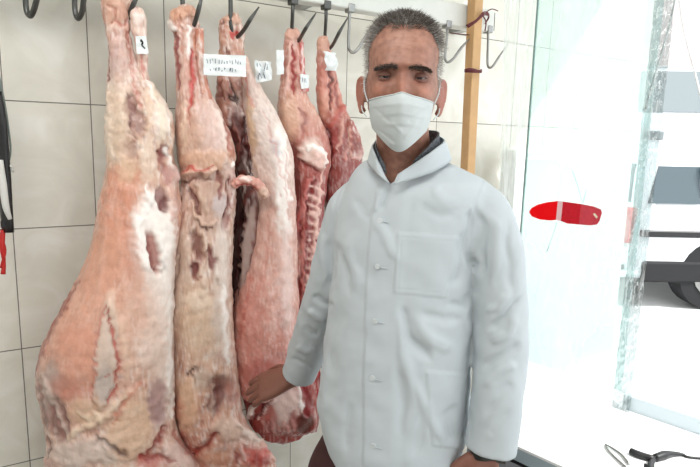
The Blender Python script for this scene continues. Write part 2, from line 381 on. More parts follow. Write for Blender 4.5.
def vehicle(name, loc, rot, L, Wd, H, belt, roofin, glassm, label, rear_view=True, hoodlen=0.9, van=False):
    """body along +y (front), rear at -y. built round origin, then placed."""
    e = empty(name, loc); e.rotation_euler = (0, 0, rot)
    hw = Wd / 2
    prof = [(-L/2, 0.35), (-L/2 - 0.02, 0.55), (-L/2 + 0.02, belt - 0.05), (-L/2 + roofin, H - 0.08), (-L/2 + roofin + 0.25, H), (L/2 - hoodlen - 0.75, H), (L/2 - hoodlen - 0.45, H - 0.05), (L/2 - hoodlen, belt + 0.05), (L/2 - 0.15, belt - 0.15), (L/2, belt - 0.4), (L/2 + 0.02, 0.4), (L/2 - 0.05, 0.28), (-L/2 + 0.05, 0.28)]
    prof = catmull(np.array(prof + [prof[0]]), 3)[:-1]
    xs = [(-1.0, 0.93), (-0.97, 0.985), (-0.85, 1.0), (0, 1.0), (0.85, 1.0), (0.97, 0.985), (1.0, 0.93)]; V = []; n = len(prof)
    cy, cz = 0, 0.9
    for (u, sc) in xs:
        for (y, z) in prof:
            tum = 1 - 0.12 * max(0, (z - belt) / (H - belt))
            V.append((u * hw * tum, cy + (y - cy) * sc, cz + (z - cz) * sc))
    Fc = [(i * n + k, i * n + (k + 1) % n, (i + 1) * n + (k + 1) % n, (i + 1) * n + k) for i in range(len(xs) - 1) for k in range(n)]
    Fc += [tuple(range(n))[::-1], tuple((len(xs) - 1) * n + k for k in range(n))]
    mk('body', V, Fc, M_car, e)
    # rear glass and windscreen follow the slopes
    def quad(nm, y0, z0, y1, z1, w0, w1, m, off):
        d = Vector((0, y1 - y0, z1 - z0)).normalized(); nrm = Vector((0, -d.z, d.y)) * off
        q = [(-w0, y0, z0), (w0, y0, z0), (w1, y1, z1), (-w1, y1, z1)]
        V = [Vector(a) + nrm for a in q] + [Vector(a) - nrm * 1.0 for a in q]
        return mk(nm, V, [(0, 1, 2, 3), (7, 6, 5, 4), (0, 4, 5, 1), (1, 5, 6, 2), (2, 6, 7, 3), (3, 7, 4, 0)], m, e, False)
    g = lambda t: (-L/2 + 0.02 + (roofin - 0.02) * t, belt - 0.05 + (H - 0.03 - belt) * t)
    (ya, za), (yb, zb) = g(0.12), g(0.85)
    quad('rear_window', ya, za, yb, zb, hw * 0.80, hw * 0.70, glassm, 0.03)
    ya, za, yb, zb = L/2 - hoodlen - 0.04, belt + 0.09, L/2 - hoodlen - 0.42, H - 0.09
    quad('windscreen', ya, za, yb, zb, hw * 0.84, hw * 0.74, glassm, -0.035)
    for sd in (-1, 1):
        V = []
        for off in (0.0, 0.02):
            for (y, z) in ((-L/2 + (.10 if not van else roofin + 0.15), belt + 0.02), (L/2 - hoodlen - 0.25, belt + 0.02), (L/2 - hoodlen - 0.55, H - 0.16), (-L/2 + (.20 if not van else roofin + 0.25), H - 0.16)):
                tum = 1 - 0.12 * max(0, (z - belt) / (H - belt)); V.append((sd * (hw * tum + 0.004 - off), y, z))
        mk('side_window', V, [(0, 1, 2, 3), (7, 6, 5, 4), (0, 4, 5, 1), (1, 5, 6, 2), (2, 6, 7, 3), (3, 7, 4, 0)], glassm, e, False)
        if not van:
            yb_ = -L/2 + .62
            MB().box((sd * (hw * .97), yb_, (belt + H) / 2 - .06), (.02, .035, (H - belt) / 2 - .08)).build('window_pillar', M_car, e)
            MB().box((sd * (hw + .01), -L/2 + 1.0, .72), (.02, .95, .03), bev=.008).build('side_moulding', M_black, e)
            MB().box((sd * (hw - .0), 0, .36), (.03, L/2 - .1, .10), bev=.02).build('sill_shade', M_rub, e)  # sill made black to stand for the shade under the car
        MB().box((sd * hw * 0.86, -L/2 + 0.0, belt - 0.2), (0.07, 0.05, 0.17), bev=0.02).build('tail_lamp', M_lamp, e)
        MB().box((sd * hw * 0.74, L/2 - 0.03, belt - 0.35), (0.16, 0.06, 0.08), bev=0.02).build('headlamp', M_cargl, e)
        for yy in (-L/2 + 0.8, L/2 - 0.8):
            wh = MB(); wh.tube([(sd * (hw - 0.2), yy, 0.33), (sd * (hw + 0.01), yy, 0.33)], 0.33, 24); wo = wh.build('wheel', M_rub, e)
            MB().tube([(sd * (hw - 0.02), yy, 0.33), (sd * (hw + 0.02), yy, 0.33)], 0.2, 16).build('hub_cap', M_steel, wo)
    MB().box((0, -L/2 - 0.02, 0.72), (hw * 0.55, 0.03, 0.035), bev=0.01).build('trim_bar', M_black, e)
    MB().box((0, -L/2 - 0.0, 0.5), (hw * 0.9, 0.07, 0.10), bev=0.03).build('rear_bumper', M_car, e)
    MB().box((0, -L/2 + 0.02, 0.33), (hw * 0.86, 0.07, 0.09), bev=0.02).build('bumper_underside', M_rub, e)
    MB().box((0, L/2, 0.45), (hw * 0.9, 0.06, 0.12), bev=0.03).build('front_bumper', M_car, e)
    return tag(e, label, 'car' if not van else 'van')
c1 = Z(705, 301, 0.05)
c0_ = Z(619, 301, 0.05)
vehicle('car', (c0_[0] + 2.1, c0_[1] + .95, -0.02), math.radians(-88), 4.1, 1.75, 1.50, 0.98, 0.12, M_carg, 'white car parked side-on nearest to the shop, dark side window in view')
c2 = P(705, 118, 10.3)
vehicle('van', (c2[0] + .25, c2[1] + 2.3, -0.02), math.radians(172), 4.8, 2.1, 3.05, 2.08, 0.15, M_cargl, 'white van seen from the front, standing behind the white car', hoodlen=0.6, van=True)

# ================================================================ RAIL, POST, HOOKS
NR = 0.21
ra = W(250, -6.5 + 0.0, NR); 
def rail_pt(px): # bottom front edge, fitted
    return W(px, 0.0 + (px - 292) * 0.1555, NR)
pa, pb = rail_pt(300), rail_pt(494)
zr = (pa[2] + pb[2]) / 2; sa = -1.9; sb = (pb - P0) @ Tw
H2 = 0.037
rl = empty('steel_rail', wall(sb, zr, NR))
AX = (Tw, -Nw, ZUP)
adopt(MB().box(wall((sa + sb) / 2, zr + H2, NR - 0.025), ((sb - sa) / 2, 0.025, H2), AX, bev=0.003).build('beam', M_paint), rl)
for px in (492, 330, 100):
    s_ = (rail_pt(px) - P0) @ Tw
    adopt(MB().box(wall(s_, zr + H2 + 0.006, (NR - 0.05) / 2), (0.018, (NR - 0.05) / 2, 0.02), AX, bev=0.002).build('wall_bracket', M_steel), rl)
adopt(MB().box(wall(sb + 0.004, zr + H2, NR - 0.025), (0.002, 0.02, 0.03), AX).build('end_cap', M_dsteel, None), rl)
tag(rl, 'long white painted steel rail on the tiled wall carrying the meat hooks', 'rail')

# wooden batten
sA = W(475, 10, NR + 0.022); sB = W(468.5, 150, NR + 0.022); ds = sB - sA; dirp = ds / np.linalg.norm(ds)
top = sA - dirp * 0.35; bot = sB + dirp * ((sB[2] - 0.0) / -dirp[2])
post = empty('wooden_batten', bot)
side = np.cross(dirp, Nw); side /= np.linalg.norm(side); nn = np.cross(side, dirp)
c_ = (top + bot) / 2; hl = np.linalg.norm(top - bot) / 2
adopt(MB().box(c_, (0.0185, 0.019, hl), (Tw, nn, dirp), bev=0.002).build('plank', M_wood), post)
tag(post, 'pale pine batten standing upright, lashed to the end of the rail', 'batten')
mb = MB()
for k in range(3):
    mb.tube([W(468 - k, 27.5 - k, NR + .06), W(476, 22 - k, NR + .065), W(484, 15 - k * 1.5, NR + .055), W(489, 17 - k, NR + 0.02), W(485, 24, NR + 0.005)], 0.0022, 6, 4)
mb.tube([W(483, 16, NR + .045), W(486, 22, NR + .03), W(485, 31, NR + .03)], 0.0022, 6, 4)
mb.tube([W(486, 12, NR + .02), W(492, 9, NR + .03), W(498, 11, NR + .03)], 0.0018, 6, 4)
mb.tube([W(470, 35, NR + .02), W(450, 33, NR + .005)], 0.0015, 6)
tag(mb.build('string_lashing', mat('dark red twine', (96, 40, 44), 0.8), smooth=True), 'dark red twine lashing the pine batten to the rail end', 'string')
mb = MB()
for k in range(3):
    mb.tube([W(465.6, 69.5 + k, NR + .045), W(466, 70 + k, NR + .06), W(480.5, 70.5 + k, NR + .06), W(481, 69.5 + k, NR + .03)], 0.0022, 6, 2)
mb.tube([W(466, 70, NR + .062), W(470, 69, NR + .068), W(476, 70, NR + 0.062)], 0.004, 6, 2)
tag(mb.build('string_tie', mat('dark red twine', (96, 40, 44), 0.8), smooth=True), 'dark red twine tied round the pine batten at lower hook height', 'string')

def hook(pts, r, label, n, m=None, grp=None, clamp=True):
    """pts pixel polyline (top of shaft -> bend -> pointed tip)"""
    Wp = [W(x, y, nn_) for (x, y, nn_) in pts]
    e = empty('meat_hook', Wp[0])
    rr = [r] * (len(pts) - 1) + [r * 0.35]
    adopt(MB().tube(Wp, rr, 10, 6).build('hook_shaft', m or M_dsteel, smooth=True), e)
    if clamp:
        adopt(MB().box(Wp[0] + ZUP * 0.004, (0.011, 0.014, 0.012), AX, bev=0.002).build('rail_clip', m or M_dsteel), e)
    return tag(e, label, 'meat hook', 'meat hooks on the rail')
n0 = NR - 0.01
hook([(26, -42, n0), (25.5, -8, n0), (26.5, 10, n0), (30.5, 16, n0 + .01), (34.5, 8, n0 + .03), (38.5, -8, n0 + .05), (44, -26, n0 + .06)], 0.0062, 'empty steel hook at the far left over bare tiles', n0)
hook([(74, -34.5, n0), (74.5, -8, n0), (75, 10, n0), (78, 18.5, n0 + .01), (82, 12, n0 + .03), (84, -2, n0 + .05), (88, -20, n0 + .06)], 0.0062, 'empty steel hook just left of the largest carcass', n0)
hook([(124, -27, n0), (124, -12, n0), (124, 14, n0), (126, 21, n0), (129, 15, n0 + .02), (134, 3, n0 + .045), (141, -12, n0 + .05)], 0.0062, 'steel hook through the hock of the largest carcass', n0)
hook([(182, -18, n0), (182.5, 0, n0), (184, 22, n0), (188, 31, n0), (194, 25, n0 + .03), (199, 8, n0 + .06), (203, -8, n0 + .06)], 0.0058, 'steel hook through the second carcass, its tip leaning right', n0)
hook([(230, -10.5, n0), (230.5, 4, n0), (231, 26, n0), (236, 37, n0 - .005), (243, 31, n0 + .02), (250, 20, n0 + .055), (259, 7, n0 + .06)], 0.0056, 'steel hook through the carcass behind the large paper tag', n0)
hook([(293, 2, n0), (292.6, 14, n0), (292, 32, n0 - .03), (294, 44, n0 - .03), (299, 40, n0 - .01), (306, 28, n0 + .05), (316, 13, n0 + .05)], 0.0054, 'steel hook with sharp tip through the fourth narrow carcass', n0)
hook([(326, 7, n0), (326, 18, n0), (325, 38, n0 - .03), (326, 50, n0 - .03), (332, 46, n0 - .01), (339, 33, n0 + .05), (347.5, 18, n0 + .05)], 0.0052, 'steel hook through the carcass nearest the butcher\'s head', n0)
hook([(350, 10, n0), (349.5, 20, n0), (348.5, 44, n0), (351, 52, n0 + .01), (357, 50, n0 + .02), (366, 36, n0 + .03), (377, 19, n0 + .04)], 0.0045, 'empty hook directly left of the butcher\'s hair', n0, M_steel)
hook([(447, 26, n0), (447, 36, n0), (445, 56, n0), (447, 62, n0 + .01), (453, 59, n0 + .02), (462, 47, n0 + .03), (472, 36, n0 + .03)], 0.0045, 'empty hook between the butcher\'s head and the pine batten', n0, M_steel)
hook([(488, 31, n0), (488, 42, n0), (487.5, 62, n0), (489, 67.5, n0 + .01), (493, 66, n0 + .02), (499, 57, n0 + .03), (508, 44, n0 + .03)], 0.0042, 'empty hook right of the pine batten by the plastic film', n0, M_steel)

# ================================================================ CARCASSES
def relief(V, Nn, feats, col=None, warp=1.5, seed=1, ws=(14, 5)):
    """apply local shape and flesh-colour features, a few of them painted highlights, all given in photograph pixels"""
    px, py = proj(V); X = np.stack([px, py], 1)
    w1, w2 = Wave(seed, ws[0]), Wave(seed + 5, ws[0]); w3, w4 = Wave(seed + 9, ws[1]), Wave(seed + 12, ws[1])
    Xw = X + warp * np.stack([w1(X) + 0.15 * w3(X), w2(X) + 0.15 * w4(X)], 1)
    facing = ((CAM - V) * Nn).sum(1) / np.linalg.norm(CAM - V, axis=1)
    ok = sstep((facing + 0.1) / 0.3)
    disp = np.zeros(len(V))
    for f in feats:
        k = f[0]
        if k == 'e':
            _, cx, cy, rx, ry, ang, c, op, soft, push = f
            a = math.radians(ang); d = Xw - (cx, cy); u = (d[:, 0] * math.cos(a) + d[:, 1] * math.sin(a)) / rx; v = (-d[:, 0] * math.sin(a) + d[:, 1] * math.cos(a)) / ry
            m = 1 - sstep((np.hypot(u, v) - (1 - soft)) / (2 * soft))
        elif k == 'l':
            _, pts, wd, c, op, push = f
            d, _, tt = pdist(Xw, pts); tap = np.clip(4 * np.minimum(tt, 1 - tt) + 0.35, 0, 1)
            m = np.exp(-(d / (wd * tap)) ** 2) * (sstep(4 * np.minimum(tt, 1 - tt)) if c is None else 1)
        m = np.clip(m * 1.15, 0, 1) * ok
        if c is not None and col is not None:
            mm = (m * op)[:, None]; col[:] = col * (1 - mm) + np.array(lin(c)) * mm
        if push: disp += m * push * 0.0017
    return V + Nn * disp[:, None]

FAT = (246, 226, 214); CREAM = (228, 196, 170); PINK = (212, 150, 130); SALM = (206, 132, 104); FLESH = (190, 96, 84); DRED = (118, 34, 34); BROWN = (130, 82, 74); DARK = (52, 22, 22); GREY = (180, 156, 150); WHT = (255, 246, 240)

def carcass_part(name, rows, n, base, feats, parent, seed=1, seg=160, nrows=220, power=2.2, streak=None, warp=1.5, bump=0.0011, mott=0.25):
    secs = []
    for r in rows:
        y, xl, xr, th = r[:4]; n_ = r[4] if len(r) > 4 else n
        a, b = W(xl, y, n_), W(xr, y, n_); secs.append(((a + b) / 2, (b - a) / 2, Nw * th))
    # rounded ends
    def shrink(s, f, dz): return (s[0] + ZUP * dz, s[1] * f, s[2] * f)
    t = np.linalg.norm(secs[0][1]) * 0.5; b = np.linalg.norm(secs[-1][1]) * 0.5
    secs = [shrink(secs[0], 0.05, t * 0.9), shrink(secs[0], 0.7, t * 0.55)] + secs + [shrink(secs[-1], 0.7, -b * 0.5), shrink(secs[-1], 0.05, -b * 0.8)]
    V, Fc = loft(secs, nrows, seg, power)
    o = mk(name, V, Fc, M_meat); me = o.data; V, Nn = getv(me)
    wv = Wave(seed + 30, 0.05, 16, 3); wv2 = Wave(seed + 40, 0.018, 16, 3)
    V = V + Nn * (wv(V) * bump + wv2(V) * bump * 0.35)[:, None]
    setv(me, V); V, Nn = getv(me)
    px, py = proj(V)
    if callable(base): col = base(px, py)
    else: col = np.tile(np.array(lin(base)), (len(V), 1))
    mt = Wave(seed + 50, 0.06, 18, 3); mt2 = Wave(seed + 60, 0.02, 18, 3)
    mm = np.clip(0.5 * mt(V) + 0.35 * mt2(V), -1, 1)
    up = np.array(lin(WHT)); dn = np.array(lin((150, 62, 56)))
    fa, fb = Wave(seed + 71, .014, 18, 3), Wave(seed + 72, .012, 18, 3); Va = V * (1, 1, .28)
    g1 = sstep((fa(Va) - .35) / .9)[:, None] * .42 * (mott * 4); g2 = sstep((fb(Va) - .75) / .8)[:, None] * .38 * (mott * 4)
    col = col * (1 - g1) + up * g1; col = col * (1 - g2) + dn * g2
    a1 = (np.clip(mm, 0, 1) * mott)[:, None]; a2 = (np.clip(-mm, 0, 1) * mott)[:, None]
    col = col * (1 - a1) + up * a1; col = col * (1 - a2) + dn * a2
    V = relief(V, Nn, feats, col, warp, seed)
    setv(me, V)
    at = me.color_attributes.new('Col', 'FLOAT_COLOR', 'POINT'); c = np.ones((len(V), 4)); c[:, :3] = col; at.data.foreach_set('color', c.ravel())
    if parent: adopt(o, parent)
    return o
def grad(stops):
    ys = [s[0] for s in stops]; cs = np.array([lin(s[1]) for s in stops])
    return lambda px, py: np.stack([np.interp(py, ys, cs[:, i]) for i in range(3)], 1)

def carcass(loc, label):
    return tag(empty('carcass', loc), label, 'carcass')

# ---- the largest, leftmost
N1 = 0.21
t = carcass(W(118, -5, N1), 'largest skinned carcass, leftmost on the rail, with a salmon coloured flank')
rows1 = [(-14, 102, 131, .018), (0, 101, 131.5, .022), (17, 103, 129.5, .022), (34, 106, 131, .022), (55, 108, 135, .027), (75, 107.5, 145, .035), (90, 107, 157, .045), (108, 106, 167, .06), (124, 105, 173, .068), (140, 106, 174, .07), (156, 107, 172, .07), (175, 105, 176, .07), (200, 100, 180, .08), (225, 96, 180, .09), (250, 90, 174, .10), (280, 79, 171, .11), (310, 63, 170, .12), (335, 49, 171, .125), (360, 38.5, 172, .125), (385, 36, 173, .12), (405, 39, 173, .115), (425, 43, 176, .11), (445, 47, 184, .10), (462, 46, 199, .10), (485, 44, 212, .09), (510, 55, 205, .07)]
f1 = [
 # relief and colour from the hock down
 ('e', 116, 12, 12, 14, 0, (206, 160, 138), .6, .5, 0), ('l', [(112, 22), (124, 26), (129, 20)], 2, FLESH, .6, -2), ('l', [(106, 5), (116, 10), (112, 24)], 1.8, (176, 118, 98), .6, -2),
 ('l', [(107, 45), (106, 62), (107, 84)], 2.6, DRED, .9, -3), ('l', [(126, 30), (131, 55), (134, 80), (141, 110)], 2.2, FLESH, .45, -2),
 ('e', 118, 60, 8, 26, 0, (204, 168, 158), .6, .5, 1), ('l', [(116, 45), (115, 80)], 3, GREY, .35, 0),
 ('e', 130, 103, 7, 8, 20, (160, 122, 112), .85, .35, -5), ('e', 137, 122, 8, 14, -25, (158, 118, 110), .8, .4, -5), ('e', 131, 150, 7, 8, 0, (168, 130, 120), .6, .5, -4),
 ('l', [(126, 92), (133, 108), (130, 130), (136, 140)], 1.6, (130, 80, 76), .55, -2), ('l', [(146, 88), (150, 110), (147, 135)], 3, CREAM, .6, 2),
 ('e', 162, 120, 8, 16, 10, WHT, .6, .6, 3), ('l', [(143, 70), (152, 95), (165, 118), (170, 140)], 2.5, WHT, .7, 2),
 ('e', 116, 125, 10, 40, 0, (222, 196, 172), .7, .6, 1),
 ('e', 164, 152, 5, 7, -20, (150, 92, 84), .9, .3, -5), ('l', [(158, 150), (163, 165), (170, 183)], 3.6, (150, 82, 76), .8, -4), ('l', [(166, 148), (172, 168), (176, 180)], 2, WHT, .8, 3),
 ('e', 124, 176, 17, 9, 0, SALM, .45, .6, 0),
 ('e', 116, 215, 15, 46, 5, (212, 144, 118), .7, .45, 1), ('e', 132, 185, 8, 14, 0, (212, 146, 120), .6, .5, 0),
 ('e', 104, 260, 20, 30, 18, (214, 156, 130), .8, .5, 0), ('e', 90, 320, 36, 52, 8, (214, 156, 132), .7, .5, 3), ('e', 75, 360, 30, 36, 10, (210, 146, 122), .65, .6, 3),
 ('e', 152, 235, 22, 42, 5, WHT, .85, .35, 3), ('e', 163, 320, 14, 80, 0, FAT, .8, .5, 2), ('e', 157, 280, 18, 50, 0, WHT, .55, .5, 2),
 ('l', [(145, 185), (150, 200), (143, 215), (136, 230), (139, 255), (150, 272)], 3, WHT, .95, 3),
 ('e', 161, 200, 6, 12, -8, (150, 104, 98), .9, .3, -6), ('e', 165, 206, 4, 7, 0, (120, 60, 60), .7, .4, -4), ('e', 172, 175, 7, 10, 20, (206, 158, 150), .7, .4, 3),
 ('e', 152, 252, 5.5, 20, -10, (176, 122, 112), .95, .28, -7), ('l', [(148, 236), (150, 256), (156, 272)], 1.6, (140, 70, 66), .7, -3), ('l', [(157, 233), (161, 252), (160, 272)], 2, WHT, .9, 3),
 ('l', [(172, 186), (176, 205), (170, 222)], 3, (214, 170, 158), .8, 2),
 ('e', 133, 265, 8, 50, -8, (206, 140, 116), .6, .6, 0), ('l', [(118, 205), (122, 260), (124, 300)], 3, (222, 168, 146), .5, 1), ('l', [(107, 190), (103, 260), (96, 320)], 2, (220, 170, 150), .45, 1),
 ('e', 140, 330, 22, 50, 0, (222, 180, 158), .6, .6, 2), ('e', 145, 350, 10, 16, 0, FAT, .5, .7, 2),
 # pale pocket flap
 ('e', 105.5, 355, 11, 52, 5, (214, 190, 174), .95, .16, 5), ('e', 104, 385, 7, 22, 5, (188, 172, 164), .75, .5, -2), ('l', [(107, 306), (113, 335), (118, 365), (114, 392), (104, 406)], 1.9, (192, 84, 72), .85, -4), ('l', [(106, 306), (98, 335), (95, 365), (92, 396), (97, 408)], 1.5, (198, 110, 92), .7, -3), ('l', [(104, 375), (110, 372)], 1.2, FLESH, .8, 0),
 ('l', [(92, 398), (96, 410), (100, 412)], 1.6, (160, 90, 80), .9, -3),
 ('e', 48, 395, 12, 34, 10, (184, 160, 150), .85, .5, -2), ('e', 58, 422, 10, 22, -15, (140, 92, 84), .85, .4, -5), ('e', 68, 390, 18, 12, 20, (192, 122, 104), .6, .6, 0), ('l', [(42, 372), (50, 400), (62, 425), (68, 440)], 2, (216, 196, 184), .6, 2),
 ('e', 88, 412, 18, 14, 0, (216, 178, 150), .8, .5, 3), ('l', [(80, 412), (90, 418), (96, 412), (102, 420)], 2, (230, 206, 180), .8, 2), ('l', [(66, 440), (80, 428), (100, 420), (118, 402), (140, 384)], 2.4, (232, 204, 178), .8, 4),
 ('e', 130, 430, 22, 34, 25, (224, 186, 156), .8, .5, 3), ('l', [(112, 425), (128, 395), (144, 380)], 1.6, (206, 116, 96), .6, -2),
 ('e', 157, 405, 9, 22, 0, (166, 128, 128), .8, .5, -3), ('e', 160, 390, 6, 9, 0, (196, 156, 148), .6, .6, 0), ('l', [(166, 425), (160, 440), (148, 452), (140, 460)], 2.6, (150, 50, 44), .85, -4),
 ('l', [(97, 437), (108, 444), (120, 451), (126, 455)], 2.6, (96, 62, 56), .9, -5), ('l', [(97, 440), (103, 450), (112, 460)], 1.6, (126, 96, 88), .6, -3), ('e', 108, 458, 8, 6, 0, (224, 208, 196), .6, .5, 2),
 ('e', 80, 452, 30, 12, -10, (226, 206, 194), .75, .5, 4), ('e', 52, 462, 8, 6, 0, (196, 150, 136), .6, .5, 2), ('e', 150, 462, 14, 8, 0, (188, 70, 60), .6, .5, -2), ('e', 180, 455, 16, 12, 20, (232, 200, 188), .8, .5, 4), ('l', [(172, 430), (186, 452), (205, 466)], 2, (206, 126, 112), .6, -2),
]
f1 += [('l', [(80, 280), (64, 310), (50, 334), (39, 357), (34, 380)], 3.0, (140, 54, 46), .8, 0), ('l', [(38, 380), (40, 405), (46, 430)], 2.2, (120, 60, 54), .6, -1), ('l', [(167, 285), (168, 330), (170, 375), (172, 420)], 3.5, WHT, .75, 1),  # the white streak down the right edge is a painted highlight
 ('l', [(112, 300), (124, 340), (128, 380)], 4, (232, 196, 172), .6, 2), ('e', 112, 300, 4, 12, 0, (226, 196, 176), .6, .5, 1), ('e', 127, 170, 8, 12, 0, (230, 196, 166), .6, .5, 0), ('l', [(110, 92), (109, 130), (112, 160)], 3, (236, 214, 196), .7, 2), ('l', [(152, 84), (160, 112), (162, 140)], 3.2, (238, 218, 196), .8, 2), ('e', 148, 160, 8, 20, 0, (236, 212, 192), .6, .5, 1),
 ('l', [(176, 462), (160, 456), (144, 462)], 3, (150, 44, 38), .7, -2), ('e', 62, 450, 10, 8, 0, (214, 190, 178), .6, .5, 1), ('l', [(44, 436), (52, 446), (48, 458)], 2.2, (110, 56, 50), .7, -3)]
carcass_part('trunk', rows1, N1, grad([(0, (210, 166, 146)), (60, (208, 176, 162)), (110, (222, 194, 174)), (165, (220, 184, 160)), (200, (216, 164, 140)), (330, (218, 170, 148)), (467, (218, 182, 164))]), f1, t, 3, 260, 340, warp=1.0)
carcass_part('hind_shank', [(10, 130, 143, .014), (20, 130, 146, .016), (34, 132, 146, .014), (48, 135, 147, .012), (62, 137, 147, .012), (78, 136, 149, .014), (100, 136, 156, .02)], N1 + 0.02, (226, 196, 180),
 [('l', [(140, 48), (143, 70), (146, 95)], 2.2, (196, 90, 80), .6, 0), ('e', 138, 18, 6, 6, 0, WHT, .6, .5, 2)], t, 8, 40, 60)

# ---- second
N2 = 0.21
t = carcass(W(183, 2, N2), 'second carcass from the left, with an opened cavity of brown folds')
rows2 = [(6, 178, 190, .018), (12, 172, 194, .022), (22, 170, 197, .024), (34, 173, 200, .024), (50, 174.5, 203, .026), (68, 176, 204.5, .03), (85, 177, 207, .04), (100, 177, 213, .05), (118, 176, 221, .062), (135, 176, 229, .07), (150, 178, 233, .072), (165, 180, 233, .07), (178, 182, 234, .065), (195, 180, 234, .07), (215, 175, 233, .075), (240, 172, 231, .08), (270, 170, 230, .085), (300, 169.5, 230, .09), (330, 170, 232, .09), (360, 171, 235, .09), (390, 172, 238, .09), (412, 174, 241, .085), (430, 178, 252, .08), (446, 186, 266, .075), (458, 194, 273, .07), (470, 200, 274, .065), (490, 210, 262, .05)]
f2 = [
 ('e', 171, 26, 6, 5, 0, WHT, .9, .35, 3), ('e', 178, 14, 9, 6, -20, (216, 160, 126), .6, .5, 3), ('e', 192, 12, 6, 6, 0, (216, 160, 130), .6, .5, 3),
 ('l', [(188, 24), (189, 45), (188, 60)], 2.2, WHT, .9, 2), ('l', [(181, 15), (182, 40), (184, 55)], 1.8, (190, 126, 104), .6, -2),
 ('l', [(175, 32), (176, 60), (178, 90)], 3.2, (150, 66, 66), .85, -3), ('l', [(191, 50), (193, 75), (190, 100), (187, 120)], 2.8, (196, 54, 54), .85, -3), ('e', 190, 70, 3, 14, 0, (206, 110, 100), .6, .5, 0),
 ('e', 185, 75, 5, 20, 0, (220, 176, 160), .6, .5, 1), ('l', [(199, 34), (200, 60), (203, 75), (202, 95)], 2, (150, 60, 58), .7, -3), ('l', [(196, 34), (195, 58)], 1.6, (206, 120, 80), .6, 0),
 ('e', 210, 128, 16, 26, -10, (226, 194, 184), .7, .5, 3), ('e', 190, 140, 13, 24, 0, (214, 172, 150), .7, .5, 1), ('l', [(222, 118), (229, 140), (232, 160)], 2.4, (178, 84, 76), .7, -2), ('l', [(190, 110), (186, 122), (190, 128)], 1.6, (180, 80, 70), .6, -2),
 ('e', 205, 160, 26, 9, -5, (224, 178, 150), .7, .5, 3),
 # folded edge
 ('l', [(178, 180), (186, 172), (196, 170), (206, 173), (216, 170)], 2.8, (236, 196, 176), .95, 6), ('l', [(180, 174), (190, 166), (202, 170), (214, 166)], 1.3, (198, 70, 60), .9, 0), ('l', [(184, 182), (196, 178), (214, 180)], 1.8, (128, 58, 50), .7, -4),
 ('e', 206, 205, 18, 30, 0, (196, 160, 142), .75, .4, -3), ('l', [(187, 186), (193, 200), (200, 214)], 3, (120, 62, 56), .9, -7), ('l', [(197, 184), (202, 200), (208, 214)], 3.4, (206, 172, 152), .9, 4), ('l', [(190, 200), (198, 218), (208, 229), (216, 222)], 2.2, (222, 186, 166), .85, 5), ('l', [(196, 222), (206, 230), (214, 226)], 1.1, (90, 40, 36), .8, -3),
 ('e', 220, 204, 7, 11, 10, (206, 190, 188), .85, .4, 3), ('l', [(217, 170), (222, 185), (221, 200)], 2.6, (150, 84, 76), .8, -5), ('l', [(228, 180), (231, 192), (226, 215)], 2.6, (128, 56, 52), .8, -4), ('e', 226, 222, 4, 12, 10, (142, 78, 72), .8, .4, -4), ('e', 227, 170, 5, 12, -10, (220, 190, 178), .8, .5, 3),
 ('e', 197, 245, 6, 15, -15, (134, 84, 72), .92, .3, -8), ('l', [(204, 232), (205, 248), (212, 262), (217, 280)], 2.6, (230, 202, 184), .85, 5), ('e', 211, 258, 3.5, 13, -12, (120, 44, 42), .85, .35, -6), ('e', 195, 271, 5, 8, 0, (116, 40, 40), .92, .3, -6), ('l', [(203, 262), (200, 276), (204, 286)], 2.4, (236, 208, 190), .8, 4), ('l', [(190, 276), (196, 280), (202, 276)], 1.2, (150, 60, 52), .7, -2),
 ('e', 180, 262, 8, 30, 0, (204, 178, 160), .7, .5, 1), ('e', 222, 265, 7, 40, 0, (226, 208, 198), .75, .5, 2), ('l', [(176, 245), (180, 262), (178, 275)], 1.3, (150, 112, 100), .6, -2),
 ('e', 200, 320, 24, 34, 0, (220, 188, 160), .7, .6, 2), ('e', 220, 315, 9, 30, 0, (216, 196, 186), .6, .5, 1), ('l', [(192, 296), (204, 298), (214, 292)], 1.6, (200, 160, 140), .6, -2),
 ('l', [(188, 374), (193, 370), (200, 368)], 1.5, (62, 38, 36), .95, -3), ('l', [(188, 374), (194, 377), (195, 383)], 1.3, (72, 44, 40), .9, -3), ('e', 203, 378, 8, 10, 20, (196, 172, 156), .7, .5, 2),
 ('e', 220, 385, 10, 9, 0, (128, 78, 70), .85, .4, -5), ('e', 217, 400, 8, 14, 25, (118, 66, 62), .85, .4, -5), ('l', [(208, 372), (214, 392), (212, 416)], 2, (204, 172, 156), .7, 4), ('e', 232, 392, 5, 14, 0, (176, 116, 106), .7, .5, -1), ('e', 224, 355, 10, 8, 0, (206, 176, 164), .6, .5, 1),
 ('e', 186, 405, 12, 26, 0, (222, 178, 146), .75, .5, 2), ('e', 178, 408, 5, 10, 0, (210, 120, 100), .5, .6, 0),
 ('l', [(217, 432), (208, 444), (198, 452), (186, 458)], 2.8, (152, 42, 34), .9, -5), ('e', 228, 428, 14, 10, 20, (232, 198, 180), .8, .5, 4), ('l', [(236, 425), (250, 436), (262, 442)], 3, (238, 214, 202), .9, 5),
 ('e', 252, 456, 14, 9, 15, (196, 74, 66), .75, .5, -2), ('l', [(240, 446), (246, 462)], 2, (232, 190, 178), .8, 3), ('e', 266, 452, 5, 6, 0, (206, 80, 72), .7, .5, 0), ('l', [(262, 442), (270, 452), (275, 462)], 1.8, (236, 190, 178), .8, 3), ('e', 215, 458, 14, 8, 10, (222, 160, 130), .6, .5, 0), ('l', [(236, 452), (238, 466)], 1.6, (150, 40, 36), .7, -3),
]
